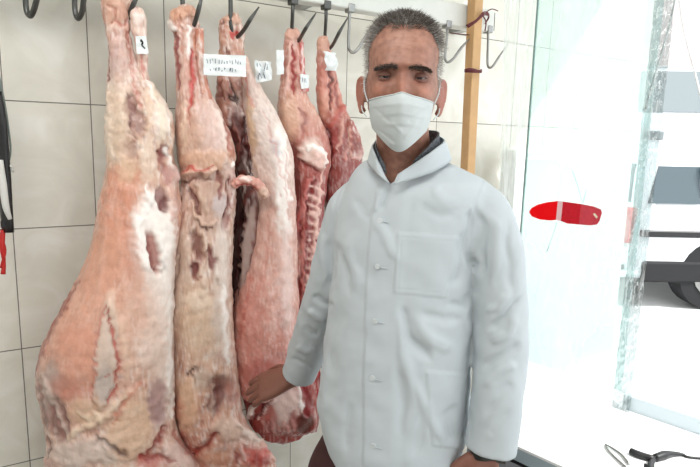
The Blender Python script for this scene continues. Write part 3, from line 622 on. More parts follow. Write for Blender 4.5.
f2 += [('l', [(222, 285), (224, 330), (228, 365)], 3.5, WHT, .7, 1), ('l', [(177, 240), (174, 280), (174, 330)], 3, (232, 206, 190), .6, 1), ('l', [(186, 100), (184, 130), (186, 155)], 3.5, (238, 210, 188), .6, 1), ('l', [(213, 105), (221, 130), (226, 152)], 3, (244, 222, 212), .7, 2), ('e', 198, 300, 12, 9, 0, (236, 212, 192), .6, .5, 1),  # first streak is a highlight painted down the right side
 ('l', [(181, 186), (178, 205), (175, 230)], 2.4, WHT, .7, 2), ('l', [(178, 430), (186, 444), (198, 458)], 2.6, (196, 96, 84), .7, -1), ('e', 262, 460, 8, 5, 0, (150, 40, 38), .7, .5, 0)]
carcass_part('trunk', rows2, N2, grad([(0, (216, 178, 160)), (60, (206, 160, 146)), (110, (218, 178, 160)), (170, (214, 172, 152)), (215, (212, 178, 160)), (300, (216, 184, 164)), (380, (218, 178, 156)), (467, (212, 150, 130))]), f2, t, 21, 220, 340, warp=1.0)
carcass_part('hind_shank', [(30, 195, 203, .012), (45, 196, 203.5, .013), (60, 197, 204.5, .012), (80, 198, 207, .013), (100, 198, 212, .018)], N2 + 0.03, (206, 140, 116), [('l', [(199, 30), (200, 60), (203, 90)], 1.5, WHT, .5, 1)], t, 9, 30, 50)
carcass_part('foreleg', [(158, 226, 232, .01), (166, 225, 234, .014), (178, 224, 236, .016), (192, 226, 235, .014), (206, 228, 233, .01)], N2 + 0.05, (206, 166, 156), [('l', [(228, 165), (226, 185)], 1.6, (130, 60, 56), .8, -3), ('e', 233, 165, 3, 4, 0, WHT, .9, .4, 2)], t, 12, 36, 60)

# ---- third (pale right half, dark inside)
N3 = 0.20
t = carcass(W(231, 16, N3), 'third carcass, pale pink back smooth, touched by the butcher\'s hand')
carcass_part('hind_leg', [(15, 227, 238, .014), (22, 219, 241, .02), (35, 219, 243, .022), (50, 219.5, 244, .022), (66, 219, 247, .022), (82, 217, 250, .026), (100, 217, 254, .034), (120, 221, 258, .042), (140, 228, 260, .046), (160, 233, 262, .048), (190, 235, 264, .048), (230, 234, 262, .048), (270, 231, 258, .048), (310, 230, 252, .045), (345, 232, 250, .04)], N3 - 0.02,
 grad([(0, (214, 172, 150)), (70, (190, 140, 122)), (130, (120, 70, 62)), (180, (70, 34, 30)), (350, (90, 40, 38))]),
 [('e', 222, 24, 2.5, 3, 0, (120, 60, 50), .8, .4, -3), ('e', 234, 34, 3.4, 5, 0, (190, 40, 34), .85, .4, 0), ('e', 233, 20, 7, 4, 0, (220, 172, 150), .7, .4, 3), ('l', [(226, 46), (228, 56)], 1.8, (110, 50, 44), .8, -3),
  ('e', 222, 105, 5, 34, 0, (176, 126, 108), .75, .4, 2), ('l', [(221, 78), (222, 100)], 2, (120, 52, 48), .7, -3), ('e', 236, 104, 4, 8, 10, (206, 180, 168), .8, .4, 3), ('l', [(231, 80), (233, 96), (240, 108)], 1.6, (60, 24, 22), .9, -4), ('l', [(238, 78), (241, 100)], 1.4, (210, 180, 170), .8, 2),
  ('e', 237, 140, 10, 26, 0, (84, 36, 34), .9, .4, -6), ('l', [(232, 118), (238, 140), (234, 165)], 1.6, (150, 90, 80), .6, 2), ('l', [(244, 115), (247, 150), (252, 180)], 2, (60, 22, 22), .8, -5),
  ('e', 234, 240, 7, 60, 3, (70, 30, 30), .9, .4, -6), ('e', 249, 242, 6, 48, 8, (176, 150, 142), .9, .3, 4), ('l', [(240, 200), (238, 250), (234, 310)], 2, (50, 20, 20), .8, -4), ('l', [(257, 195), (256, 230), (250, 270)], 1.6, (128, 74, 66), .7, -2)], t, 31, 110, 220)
carcass_part('back', [(58, 240, 247, .012), (72, 242, 252, .016), (90, 243.5, 262, .028), (110, 245, 273, .04), (130, 247, 282, .052), (150, 250, 289, .06), (172, 252, 292, .062), (200, 257, 293, .064), (230, 256, 294, .066), (258, 250, 294.5, .07), (280, 243, 295, .074), (300, 237, 295.5, .078), (320, 234, 295.5, .08), (342, 233, 294, .078), (362, 234, 290, .072), (380, 236, 283, .062), (394, 240, 272, .05)], N3 + 0.02,
 grad([(60, (216, 180, 166)), (110, (226, 206, 196)), (170, (230, 204, 192)), (220, (220, 176, 162)), (300, (216, 160, 146)), (380, (206, 130, 118))]),
 [('l', [(240, 60), (246, 85), (252, 110)], 1.6, (206, 120, 110), .7, 0), ('l', [(247, 90), (250, 130), (256, 170)], 2.4, (206, 166, 130), .6, 1), ('e', 252, 128, 4, 20, -6, (212, 180, 146), .7, .5, 0),
  ('e', 282, 180, 7, 60, -3, WHT, .85, .5, 2), ('e', 268, 140, 8, 40, -12, (232, 214, 206), .7, .5, 2), ('e', 276, 148, 4, 10, -20, (190, 180, 188), .5, .5, 0), ('l', [(262, 110), (276, 150), (286, 200)], 1.4, (214, 160, 150), .6, -1), ('l', [(283, 150), (290, 190), (290, 220)], 1.6, (200, 130, 120), .5, -1),
  ('l', [(270, 210), (266, 260), (258, 300)], 2.2, (206, 130, 116), .45, -1), ('l', [(280, 230), (278, 290), (270, 350)], 2.4, (232, 190, 178), .6, 1), ('e', 287, 285, 6, 50, 0, (232, 200, 192), .8, .5, 1), ('e', 250, 320, 12, 36, 0, (206, 132, 118), .6, .6, 0), ('e', 262, 372, 16, 12, 0, (198, 110, 100), .6, .6, 0), ('l', [(252, 270), (246, 300), (240, 340)], 1.6, (190, 100, 90), .5, -1)], t, 35, 130, 260, mott=.12, bump=.0012)
mb = MB().tube([W(233, 186, .28), W(240, 181, .29), (W(251, 181, .295)), W(260, 187, .295), W(266, 196, .29)], [.009, .014, .013, .014, .010], 24, 14)
V, Fc = mb.data(); o = mk('foreleg', V, Fc, M_meat); V, Nn = getv(o.data); V = V + Nn * (Wave(3, .02, 12, 3)(V) * .0015)[:, None]
c = np.tile(lin((220, 160, 146)), (len(V), 1)); V = relief(V, Nn, [('l', [(236, 186), (250, 186), (262, 196)], 2, (176, 60, 56), .8, -1), ('e', 263, 193, 5, 6, 0, (236, 200, 180), .8, .4, 1), ('l', [(238, 179), (252, 178)], 1.3, WHT, .8, 1)], c, .8); setv(o.data, V)
at = o.data.color_attributes.new('Col', 'FLOAT_COLOR', 'POINT'); cc = np.ones((len(V), 4)); cc[:, :3] = c; at.data.foreach_set('color', cc.ravel()); adopt(o, t)
# rib end below the hand, its shade darkened into the base colour
carcass_part('rib_cage', [(372, 244, 314, .03), (384, 243, 316, .042), (398, 243, 316, .045), (412, 246, 317, .042), (424, 250, 316, .034), (431, 254, 311, .022), (435, 260, 303, .012)], N3 - 0.01, (156, 62, 54),
 [('e', 286, 404, 14, 20, 8, (232, 200, 190), .95, .4, 2), ('e', 268, 414, 8, 8, 0, (196, 110, 100), .7, .5, 0), ('e', 250, 392, 9, 14, 0, (128, 34, 34), .9, .5, -2), ('e', 272, 388, 22, 7, -10, (110, 52, 42), .7, .5, 0),
  ('e', 304, 424, 9, 10, 0, (96, 40, 32), .95, .4, -1), ('l', [(298, 380), (300, 395), (302, 412)], 1.8, WHT, .95, 3), ('l', [(304, 380), (308, 400), (308, 416)], 4.5, (128, 22, 24), .95, -3), ('l', [(294, 412), (292, 426)], 4, (150, 50, 46), .7, -1)]
 + [('l', [(264 - 6 * i, 391 + 6.5 * i), (258 - 5 * i, 403 + 6 * i), (254 - 4 * i, 410 + 5 * i)], 1.3, WHT, 1.0, 4) for i in range(3)]
 + [('l', [(276 - 8 * i, 396 + 8 * i), (270 - 6 * i, 405 + 8 * i)], 1.3, (248, 220, 212), .95, 3) for i in range(3)]
 + [('l', [(271 - 7 * i, 397 + 8 * i), (264 - 5 * i, 409 + 7 * i)], 1.8, (112, 16, 20), .95, -4) for i in range(4)]
 + [('l', [(262 + 5 * i, 420 + (i % 2) * 3), (264 + 5 * i, 432 + i % 3)], 1.2, (226, 160, 150), .8, 2) for i in range(7)], t, 37, 130, 150, warp=.7, mott=.12)

# ---- fourth
N4 = 0.17
t = carcass(W(292, 28, N4), 'fourth narrow carcass, red ribs facing outward')
carcass_part('trunk', [(30, 287, 298, .012), (38, 285, 302, .018), (50, 284, 303, .02), (66, 282.5, 303, .02), (82, 281, 304, .024), (98, 279.5, 308, .032), (112, 279, 316, .04), (128, 281, 323, .046), (146, 287, 328, .05), (165, 290, 328, .05), (185, 292, 325, .048), (210, 292.5, 322, .045), (240, 293, 320, .043), (275, 293, 317, .04), (310, 294, 315, .038), (340, 294, 318, .038), (370, 296, 319, .036), (400, 300, 319, .03), (428, 303, 317, .02)], N4,
 grad([(30, (216, 166, 150)), (60, (200, 130, 118)), (110, (216, 168, 148)), (140, (186, 112, 98)), (200, (140, 46, 44)), (300, (124, 32, 32)), (430, (130, 34, 34))]),
 [('l', [(293, 46), (294, 70), (293, 95)], 2, (150, 24, 26), .9, -3), ('l', [(289, 44), (288, 70), (286, 95)], 1.8, (228, 186, 174), .8, 2), ('l', [(299, 50), (300, 75), (301, 95)], 1.6, (226, 176, 164), .8, 1), ('e', 293, 35, 6, 5, 0, (222, 170, 150), .7, .4, 2),
  ('e', 290, 120, 9, 22, 0, (222, 178, 152), .75, .5, 1), ('e', 305, 118, 7, 16, -20, (206, 150, 136), .6, .5, 0), ('l', [(298, 108), (306, 120), (302, 134)], 2, (140, 76, 72), .6, -3),
  ('e', 310, 150, 10, 12, 20, (234, 206, 194), .9, .4, 6), ('e', 318, 160, 7, 10, -20, (230, 190, 178), .85, .4, 5), ('l', [(304, 150), (312, 146), (322, 152), (326, 166)], 1.8, WHT, .9, 3), ('l', [(300, 158), (308, 168), (318, 172)], 2.2, (150, 60, 56), .8, -5),
  ('e', 293, 175, 6, 34, 0, (140, 70, 64), .8, .5, -3), ('l', [(310, 178), (302, 205), (295, 240), (292, 275)], 2.8, (200, 110, 104), .8, 3), ('l', [(314, 180), (307, 205), (300, 235), (296, 270)], 2.4, (120, 20, 24), .85, -4),
  ('e', 297, 262, 4, 20, 8, (236, 190, 180), .9, .4, 3), ('l', [(293, 285), (296, 320), (300, 350)], 3, (110, 18, 22), .85, -3)]
 + [('l', [(308 - i * .3, 186 + 9 * i), (315 - i * .3, 188 + 9 * i), (321 - i * .4, 193 + 9 * i)], 1.5, (236, 196, 184), .9, 3) for i in range(24)]
 + [('l', [(322, 172), (317, 210), (314, 250), (311, 300)], 1.8, (234, 190, 178), .85, 2), ('l', [(305, 190), (303, 240), (303, 300), (306, 370)], 1.6, (220, 140, 130), .7, 2), ('l', [(316, 300), (317, 360), (315, 420)], 2, (176, 50, 48), .7, 2)], t, 41, 130, 320, warp=1.0, mott=.12)
carcass_part('hind_shank', [(44, 299, 303.5, .007), (56, 299.5, 304, .008), (70, 300, 305, .008), (90, 300, 309, .014)], N4 + 0.02, (206, 110, 104), [('l', [(301, 44), (303, 80)], 1, WHT, .6, 0)], t, 43, 20, 40)

# ---- fifth
N5 = 0.17
t = carcass(W(325, 36, N5), 'smallest carcass, brownish red, half hidden behind the butcher\'s shoulder')
carcass_part('trunk', [(38, 319, 327, .012), (46, 318, 330, .016), (60, 317.5, 332, .017), (76, 317.5, 336, .02), (92, 317, 339, .026), (108, 319, 344, .034), (124, 322, 352, .04), (140, 324, 358, .045), (155, 325, 360, .046), (175, 326, 360, .046), (220, 326, 358, .046), (280, 324, 356, .046), (340, 322, 352, .04), (390, 324, 346, .03)], N5,
 grad([(38, (222, 170, 150)), (70, (200, 130, 116)), (105, (200, 130, 112)), (130, (150, 74, 66)), (200, (126, 52, 48))]),
 [('e', 322, 46, 5, 7, 0, (228, 180, 160), .8, .4, 2), ('l', [(324, 62), (322, 90), (324, 110)], 2.4, (208, 140, 124), .8, 2), ('l', [(330, 66), (331, 90), (330, 110)], 1.8, (96, 34, 34), .85, -4), ('l', [(336, 80), (337, 100), (341, 118)], 1.8, (140, 66, 60), .8, -2),
  ('e', 323, 105, 5, 14, 0, (216, 158, 138), .8, .5, 1), ('l', [(330, 128), (340, 112), (345, 104)], 3, (188, 90, 80), .7, 3), ('e', 334, 140, 8, 14, 0, (150, 58, 54), .7, .5, -3), ('l', [(341, 118), (342, 134), (338, 152)], 2, (222, 170, 156), .8, 3), ('l', [(327, 130), (330, 150), (328, 172)], 2.4, (96, 36, 34), .8, -3), ('l', [(346, 150), (344, 160)], 2, (216, 150, 140), .7, 2)], t, 51, 110, 260, warp=.9, mott=.1)
carcass_part('flank_flap', [(122, 348, 353, .008), (132, 347, 358, .012), (144, 347, 362, .014), (153, 347.5, 363, .012), (160, 350, 360, .008)], N5 + 0.04, (158, 86, 76),
 [('l', [(349, 126), (348, 140), (350, 158)], 1.4, (220, 170, 156), .8, 1), ('e', 356, 143, 4, 8, -15, (126, 62, 56), .7, .5, 0), ('l', [(352, 158), (361, 156)], 1.4, (226, 176, 166), .8, 0)], t, 53, 30, 60)

# ================================================================ PAPER TAGS
def sheet(pts4, n, label, marks=(), seed=0, cut=12, thick=0.0006, mk_mat=M_ink, amp=.0018):
    tl, tr, br, bl = [W(x, y, n) for x, y in pts4]; e = empty('paper_tag', (tl + tr) / 2); G = cut; wv = Wave(seed, .03, 10, 3); V = []; 
    def at(u, v):
        p = tl * (1 - u) * (1 - v) + tr * u * (1 - v) + br * u * v + bl * (1 - u) * v
        return p + Nw * wv(p[None])[0] * amp
    for sgn in (1, -1):
        for j in range(G + 1):
            for i in range(G + 1): V.append(at(i / G, j / G) + Nw * thick * sgn)
    q = (G + 1) ** 2; Fc = []
    for j in range(G):
        for i in range(G):
            a = j * (G + 1) + i; Fc += [(a, a + G + 1, a + G + 2, a + 1), (q + a, q + a + 1, q + a + G + 2, q + a + G + 1)]
    adopt(mk('paper', V, Fc, M_paper), e)
    if marks:
        mb = MB()
        for m in marks: mb.tube([at(u, v) + Nw * .0012 for u, v in m[0]], m[1], 5, 3)
        adopt(mb.build('handwriting', mk_mat), e)
    return tag(e, label, 'paper tag')
def scrib(u0, v0, du, n, h, seed):
    r = random.Random(seed); out = []; 
    for k in range(n):
        p = [(u0 + du * k + r.uniform(-.01, .02), v0 + r.uniform(-h, h)) for _ in range(4)]; p = sorted(p); out.append((p, .0006))
    return out
sheet([(203, 54), (246.5, 55.5), (246, 77), (203.5, 75)], N2 + .075, 'wide white paper tag with blue handwriting across the second and third hocks', scrib(.08, .33, .065, 13, .12, 2) + scrib(.15, .70, .065, 10, .10, 5), 3)
sheet([(254, 60), (271, 62), (272, 80), (256, 83)], N3 + .04, 'small crumpled paper tag with blue pattern right of the wide one', scrib(.15, .3, .2, 4, .2, 7) + scrib(.15, .7, .2, 4, .2, 8), 5, amp=.004)
sheet([(135.5, 36), (146, 36), (148.5, 54), (137, 54)], N1 + .045, 'white tag with a black mark on the largest carcass', [([(.45, .2), (.6, .35), (.5, .5)], .0022), ([(.5, .5), (.75, .7)], .0016), ([(.4, .3), (.62, .3)], .0015)], 7, mk_mat=M_blkink)
sheet([(324, 51), (337, 53), (336, 71), (326, 70)], N5 + .05, 'plain crumpled white tag on the smallest carcass by the butcher', (), 9, amp=.004)
sheet([(300, 74), (309, 75), (309, 88), (301, 89)], N4 + .04, 'tiny pale blue tag right of the fourth carcass shank', scrib(.2, .4, .2, 3, .2, 17), 11)
sheet([(276, 50), (283.5, 50), (284, 74), (277, 75)], N3 + .0, 'narrow pale slip of paper behind the fourth carcass shank, on its left', (), 13)

# ================================================================ KNIFE SHEATH AT THE LEFT EDGE
t = empty('hanging_sheath', W(0, 60, .06))
adopt(MB().tube([W(-3, 92, .07), W(1, 130, .08), W(4, 180, .08), (W(8, 232, .08))], [.014, .019, .021, .018], 12, 6, flat=.6).build('sheath_body', M_black, smooth=True), t)
adopt(MB().tube([W(0, 160, .11), W(3, 185, .11), W(6, 207, .11), W(10, 219, .105)], [.007, .009, .008, .005], 10, 5).build('blade_back', M_paint, smooth=True), t)
adopt(MB().tube([W(0, 168, .095), W(11, 166, .09), W(13, 172, .085)], .003, 8, 4).build('strap', M_paint, smooth=True), t)
adopt(MB().box(W(7, 224, .08), (.014, .01, .01), AX, bev=.003).build('end_fitting', M_black), t)
for k, (x, dx) in enumerate(((0, 0), (2, 3))):
    adopt(MB().tube([W(-3, 60 + 6 * k, .05), W(1 + dx, 100, .05), W(5 + dx, 125, .055), W(7 + dx * 1.2, 150, .06), W(5 + dx, 166, .07)], .0022, 8, 8).build('cord', M_grey, smooth=True), t)
mb = MB().tube([W(3, 230, .08), W(2, 245, .085), W(4, 262, .08), W(3, 274, .08)], [.006, .007, .004, .006], 10, 5).tube([W(0, 236, .085), W(5, 250, .085), W(1, 268, .08)], .0035, 8, 6)
adopt(mb.build('tassel', M_red, smooth=True), t)
tag(t, 'black sheath hanging on grey cords at the left edge, red cord below it', 'sheath')
MATS
# ================================================================ SCREEN, COUNTER
dW = np.array([0.69, -0.724, 0.0]); dW /= np.linalg.norm(dW)   # along the counter, towards the viewer's right
nW = np.array([-dW[1], dW[0], 0.0])                              # away from the butcher, to the street
TZ = 0.76
q0 = Z(630, 412, TZ)                                             # back edge of the counter top
def S(px, py, off=0.0):
    """point of the screen plane (above the counter's back edge)"""
    r = ray(px, py); t_ = ((q0 - CAM) @ nW + off) / (r @ nW); return CAM + r * t_
def sub_obj(e, o): return adopt(o, e)
# counter
f0 = Z(520, 447, TZ); depth = (q0 - f0) @ nW
c0 = q0 - nW * depth; sl = (Z(497, 440, TZ) - c0) @ dW - 0.10; sr = (Z(700, 467, TZ) - c0) @ dW + 1.0
ct = empty('counter', c0 + dW * (sl + sr) / 2 - ZUP * TZ)
AW = (dW, nW, ZUP)
mid = c0 + dW * (sl + sr) / 2 + nW * depth / 2
adopt(MB().box(mid - ZUP * 0.004, ((sr - sl) / 2, depth / 2, 0.004), AW, bev=.001).build('counter_top', M_white), ct)
adopt(MB().box(mid - ZUP * 0.024, ((sr - sl) / 2, depth / 2 - .001, 0.016), AW).build('edge_band', M_edge), ct)
adopt(MB().box(mid - ZUP * 0.046, ((sr - sl) / 2 - .002, depth / 2 - .006, 0.006), AW).build('black_strip', M_black), ct)  # thin black strip set back under the edge band
adopt(MB().box(mid - ZUP * (0.052 + (TZ - .052) / 2) , ((sr - sl) / 2 - .004, depth / 2 - .004, (TZ - .052) / 2), AW).build('front_panel', M_panelg), ct)
tag(ct, 'white topped counter below the plastic screen, edge blue grey', 'counter')
# raised rim behind
h_r = 0.045
def S_s(px, py): return (S(px, py) - q0) @ dW
rm = MB().box(q0 + nW * .012 + dW * (S_s(622,405) + .45) + ZUP * (h_r / 2), (0.45, .010, h_r / 2), AW, bev=.002).build('back_ledge', mat('pale blue grey ledge', (208, 220, 226), .5))
tag(rm, 'low pale blue ledge along the back of the counter, right of the tape strip', 'ledge')

# acrylic pane
def S_s(px, py): return (S(px, py) - q0) @ dW
pz0, pz1 = TZ + h_r + 0.002, 2.35
sL, sR = S_s(528, 110), S_s(640, 205)
pe = empty('plastic_screen', q0 + dW * (sL + sR) / 2 + ZUP * TZ)
cen = q0 + dW * (sL + sR) / 2 + nW * .012 + ZUP * (pz0 + pz1) / 2 - ZUP * TZ
adopt(MB().box(cen, ((sR - sL) / 2, .0015, (pz1 - pz0) / 2), AW).build('pane', M_pane), pe)
adopt(MB().box(q0 + dW * sL + nW * .012 + ZUP * ((pz0 + pz1) / 2 - TZ), (.0022, .003, (pz1 - pz0) / 2), AW).build('pane_edge', mat('dark green pane edge', (120, 146, 142), .3)), pe)
tag(pe, 'tall hazy clear plastic screen above the counter, red sticker on it', 'screen')
# film curtain at its left
def film(name, pxa, pxb, ya, yb, m, label, cat, folds, amp, n_off, seed):
    V = []; G, Hh = 60, 40
    for j in range(Hh + 1):
        v = j / Hh
        for i in range(G + 1):
            u = i / G; xa, xb = pxa[0] + (pxa[1] - pxa[0]) * v, pxb[0] + (pxb[1] - pxb[0]) * v
            p = S(xa + (xb - xa) * u, ya + (yb - ya) * v, n_off)
            V.append(p + nW * amp * (math.sin(u * folds * 6.28 + 3 * math.sin(v * 3 + seed)) + .5 * math.sin(u * folds * 13 + v * 5 + seed)))
    Fc = [(j * (G + 1) + i, (j + 1) * (G + 1) + i, (j + 1) * (G + 1) + i + 1, j * (G + 1) + i + 1) for j in range(Hh) for i in range(G)]
    o = mk(name, V, Fc, m); return tag(o, label, cat)
film('plastic_film', (506, 497), (552, 510), -120, 300, M_film, 'crinkled clear plastic film hanging between batten and screen', 'plastic film', 2.0, .007, .02, 1)
# crumpled strip along the pane's right edge
mb = MB(); V = []; G, Hh = 10, 120; r1 = Wave(5, .02, 12, 3)
for j in range(Hh + 1):
    v = j / Hh; y = -60 + 472 * v; xa = 655 + (612 - 655) * max(0, (y / 412)) if y > 0 else 655 - y * .1; xb = xa + 21 - 3 * v
    for i in range(G + 1):
        p = S(xa + (xb - xa) * i / G, y, -.004); V.append(p - nW * (.003 + .0022 * r1(p[None])[0]))
Fc = [(j * (G + 1) + i, (j + 1) * (G + 1) + i, (j + 1) * (G + 1) + i + 1, j * (G + 1) + i + 1) for j in range(Hh) for i in range(G)]
o = mk('tape_strip', V, Fc, M_hem, smooth=False)
tag(o, 'long crumpled clear tape strip down the right side of the screen', 'tape')
tag(MB().tube([S(677, -8), S(668, 30), S(655, 75), S(645, 110)], .0022, 6, 4).build('plastic_strand', M_white, smooth=True), 'thin white plastic strand running down left onto the tape strip', 'plastic strand')
tag(MB().tube([S(678, -8), S(684, 30), S(693, 65), S(704, 110)], .0022, 6, 4).build('plastic_strand', M_white, smooth=True), 'thin white plastic strand running down right from the top of the tape', 'plastic strand')
# red sticker
def plate(name, pts, off, th, m, parent):
    Vf = [S(x, y, off) for x, y in pts]; n = len(pts)
    V = [p - nW * th for p in Vf] + Vf
    o = mk(name, V, [tuple(range(n)), tuple(range(2 * n - 1, n - 1, -1))] + [(i, n + i, n + (i + 1) % n, (i + 1) % n) for i in range(n)], m, smooth=False)
    return adopt(o, parent) if parent else o
st = empty('red_sticker', S(566, 212, 0))
L_ = [(558 , 201), (548, 202), (538, 204.5), (531.5, 208), (529, 212), (532, 216.5), (540, 219.5), (550, 220.5), (556, 220)]
plate('sticker_head', L_, .008, .0006, M_redst, st)
plate('sticker_white_band', [(558, 201), (563, 201.5), (561, 221), (556, 220)], .008, .0007, mat('pink white vinyl', (240, 196, 200), .5), st)
plate('sticker_middle', [(563, 201.5), (581, 204), (579, 224.5), (567, 223.5), (561, 221)], .008, .0006, translucent(mat('mid red vinyl', (226, 62, 82), .4, vary=.15, vscale=200), .7), st)
plate('sticker_tail', [(581, 204), (594, 206.5), (601, 209.5), (602, 213), (599.5, 221), (597, 224.5), (590, 225.5), (579, 224.5)], .008, .0006, M_pinkst, st)
plate('sticker_spot', [(593, 214), (595, 213), (598, 217), (596.5, 218.5)], .0072, .0006, mat('pale spot vinyl', (240, 230, 200), .5), st)
tag(st, 'long red oval sticker fading to pink, stuck on the plastic screen', 'sticker')
mb = MB().tube([S(572, 170, .008), S(577, 184, .008), S(582.5, 203, .008)], .0007, 5, 3).tube([S(586, 190, .008), S(583, 203, .008)], .0007, 5)
adopt(mb.build('fold_crease', M_edge), st); adopt(MB().tube([S(557, 222, .008), S(552, 238, .008), S(547, 250, .008)], .0006, 5).tube([S(549, 246, .008), S(546.5, 252, .008)], .0013, 5).build('fold_crease', M_edge), st)  # thin grey lines drawn for fold creases in the plastic

# white cabinet behind screen
ca, cb = P(514, 150, 2.18), P(634, 150, 2.18)
cc_ = empty('white_cabinet', ((ca[0] + cb[0]) / 2, 2.34, 0))
hwid = (cb[0] - ca[0]) / 2; zt = ca[2]
adopt(MB().box(((ca[0] + cb[0]) / 2, 2.27, zt / 2), (hwid, .09, zt / 2), bev=.008).build('cabinet_body', M_white), cc_)
adopt(MB().box(((ca[0] + cb[0]) / 2, 2.175, zt / 2 + .02), (hwid - .006, .004, zt / 2 - .05), bev=.003).build('cabinet_door', M_white), cc_)
tag(cc_, 'bright white cabinet standing behind the plastic screen', 'cabinet')

# things on the counter
t = empty('black_cable', Z(645, 455, TZ))
def C(px, py, h=0.0): return Z(px, py, TZ + h)
adopt(MB().tube([C(630.5, 451, .008), C(640, 455, .008), C(655, 459, .008)], [.008, .0085, .007], 12, 3).build('plug', M_black, smooth=True), t)
adopt(MB().tube([C(655, 458, .008), C(664, 455, .01), C(672, 454, .006), C(682, 454.5, .004), C(688, 457, .003), C(705, 458.5, .003), C(730, 459, .003)], [.009, .010, .007, .004, .003, .003, .003], 10, 5).build('cord', M_black, smooth=True), t)
adopt(MB().tube([C(655, 458, .008), C(651, 464, .007), C(652, 474, .007)], [.005, .007, .009], 10, 4).tube([C(644, 466, .006), C(654, 468, .006)], .006, 8).build('plug_branch', M_black, smooth=True), t)
tag(t, 'black cable with thick plug lying on the white counter', 'cable')
t = empty('steel_tongs', C(616, 455))
for k, pp in enumerate(([(605, 444), (613, 448.5), (622, 455), (629, 464)], [(605, 444.6), (609, 451), (619, 461), (627, 468)])):
    adopt(MB().tube([C(x, y, .004) for x, y in pp], [.0018, .0026, .0026, .003], 8, 5).build('tong_arm', M_steel, smooth=True), t)
tag(t, 'small thin steel tongs lying left of the black cable', 'tongs')
#PERSON#
# ================================================================ PERSON
LAT = np.array([math.cos(.25), -math.sin(.25), 0]); FRT = np.array([-math.sin(.25), -math.cos(.25), 0])
def sec(y, xl, xr, d, th, lat=LAT, frt=FRT, k=1.0):
    m = P((xl + xr) / 2, y, d); hw = (xr - xl) / 2 * d / FPX * k
    return (m, lat * hw, frt * th)
# --- head
HC = P(402, 80.5, 1.10); HS = np.array([.925, .95, .945])
HF = np.array([-.07, -1, -.02]); HF /= np.linalg.norm(HF); HR = np.cross(HF, ZUP); HR = -HR if HR[0] < 0 else HR; HR /= np.linalg.norm(HR)
HR = HR + ZUP * -0.02; HR /= np.linalg.norm(HR); HU = np.cross(HR, -HF); HU = HU if HU[2] > 0 else -HU
zz = [-.131, -.126, -.115, -.10, -.085, -.06, -.03, 0, .03, .06, .085, .10, .112, .119, .122]
hwz = [.004, .022, .038, .049, .057, .066, .0715, .0745, .0755, .0735, .066, .056, .042, .024, .004]
frz = [.055, .074, .083, .087, .088, .088, .087, .087, .090, .084, .071, .057, .040, .02, .003]
bkz = [-.02, -.015, .0, .025, .05, .07, .088, .096, .099, .096, .085, .072, .053, .03, .004]
def head_pts(off=0.0, nz=110, nt=120):
    V = []
    tz = np.linspace(0, 1, nz); zs = -.131 + .253 * (1 - np.cos(math.pi * tz)) / 2
    for z in zs:
        hw, fr, bk = np.interp(z, zz, hwz), np.interp(z, zz, frz), np.interp(z, zz, bkz)
        for k in range(nt):
            a = 2 * math.pi * k / nt; c, s = math.cos(a), math.sin(a); p = 2 / 2.25
            x = hw * math.copysign(abs(c) ** p, c); y = (fr if s > 0 else bk) * math.copysign(abs(s) ** p, s)
            V.append((x, y, z))
    V = np.array(V)
    x, y, z = V[:, 0].copy(), V[:, 1].copy(), V[:, 2].copy()
    f = (y > 0) * 1.0
    g = lambda cx, cz, sx, sz: np.exp(-((x - cx) / sx) ** 2 - ((z - cz) / sz) ** 2) * f
    for s in (-1, 1):
        y -= .013 * g(s * .032, .000, .016, .011)            # sockets
        y += .007 * g(s * .028, .020, .022, .007)            # brow ridge
        y += .006 * g(s * .045, -.028, .016, .014)           # cheekbone
        y += .0035 * g(s * .030, -.014, .013, .004)          # bag under eye
        y -= .003 * g(s * .020, -.045, .006, .02)
        V[:, 0] -= s * .006 * g(s * .072, .02, .02, .02)     # temples
        y += .006 * g(s * .010, -.046, .006, .006)           # nostrils
    y += .017 * np.exp(-(x / .0085) ** 2) * f * np.interp(z, [-.06, -.052, -.044, -.02, .005, .02], [0, .6, 1.25, .9, .35, 0])
    y -= .004 * g(0, .010, .009, .008); y += .003 * g(0, .022, .02, .008)
    y += .005 * g(0, -.072, .02, .005) + .005 * g(0, -.084, .017, .005) - .004 * g(0, -.078, .022, .0022); y += .005 * g(0, -.112, .018, .012)
    for k, zl in enumerate((.045, .056, .067)): y -= .0012 * np.exp(-((z - zl - .004 * np.cos(x * 60 + k)) / .0018) ** 2) * f * (np.abs(x) < .045)
    y -= .002 * (g(-.006, .024, .0018, .007) + g(.006, .024, .0018, .007))
    V[:, 1] = y
    if off:
        c = np.array([0, 0, 0]); r = np.linalg.norm(V, axis=1)[:, None]; V = V * (1 + off / r)
    return V, zs
def H(v): v = np.atleast_2d(v) * HS; return HC + v[:, :1] * HR + v[:, 1:2] * HF + v[:, 2:3] * HU
def grid_faces(n, m, wrap=True):
    return [(i * m + k, i * m + (k + 1) % m, (i + 1) * m + (k + 1) % m, (i + 1) * m + k) for i in range(n - 1) for k in range(m if wrap else m - 1)]
body = MB()
hv, zs = head_pts(); n_, m_ = len(zs), 120
V = np.vstack([H(hv), H([0, 0, -.131]), H([0, 0, .122])]); Fh = grid_faces(n_, m_)
Fh += [(len(hv), (k + 1) % m_, k) for k in range(m_)] + [(len(hv) + 1, (n_ - 1) * m_ + k, (n_ - 1) * m_ + (k + 1) % m_) for k in range(m_)]
body.add(V, Fh)
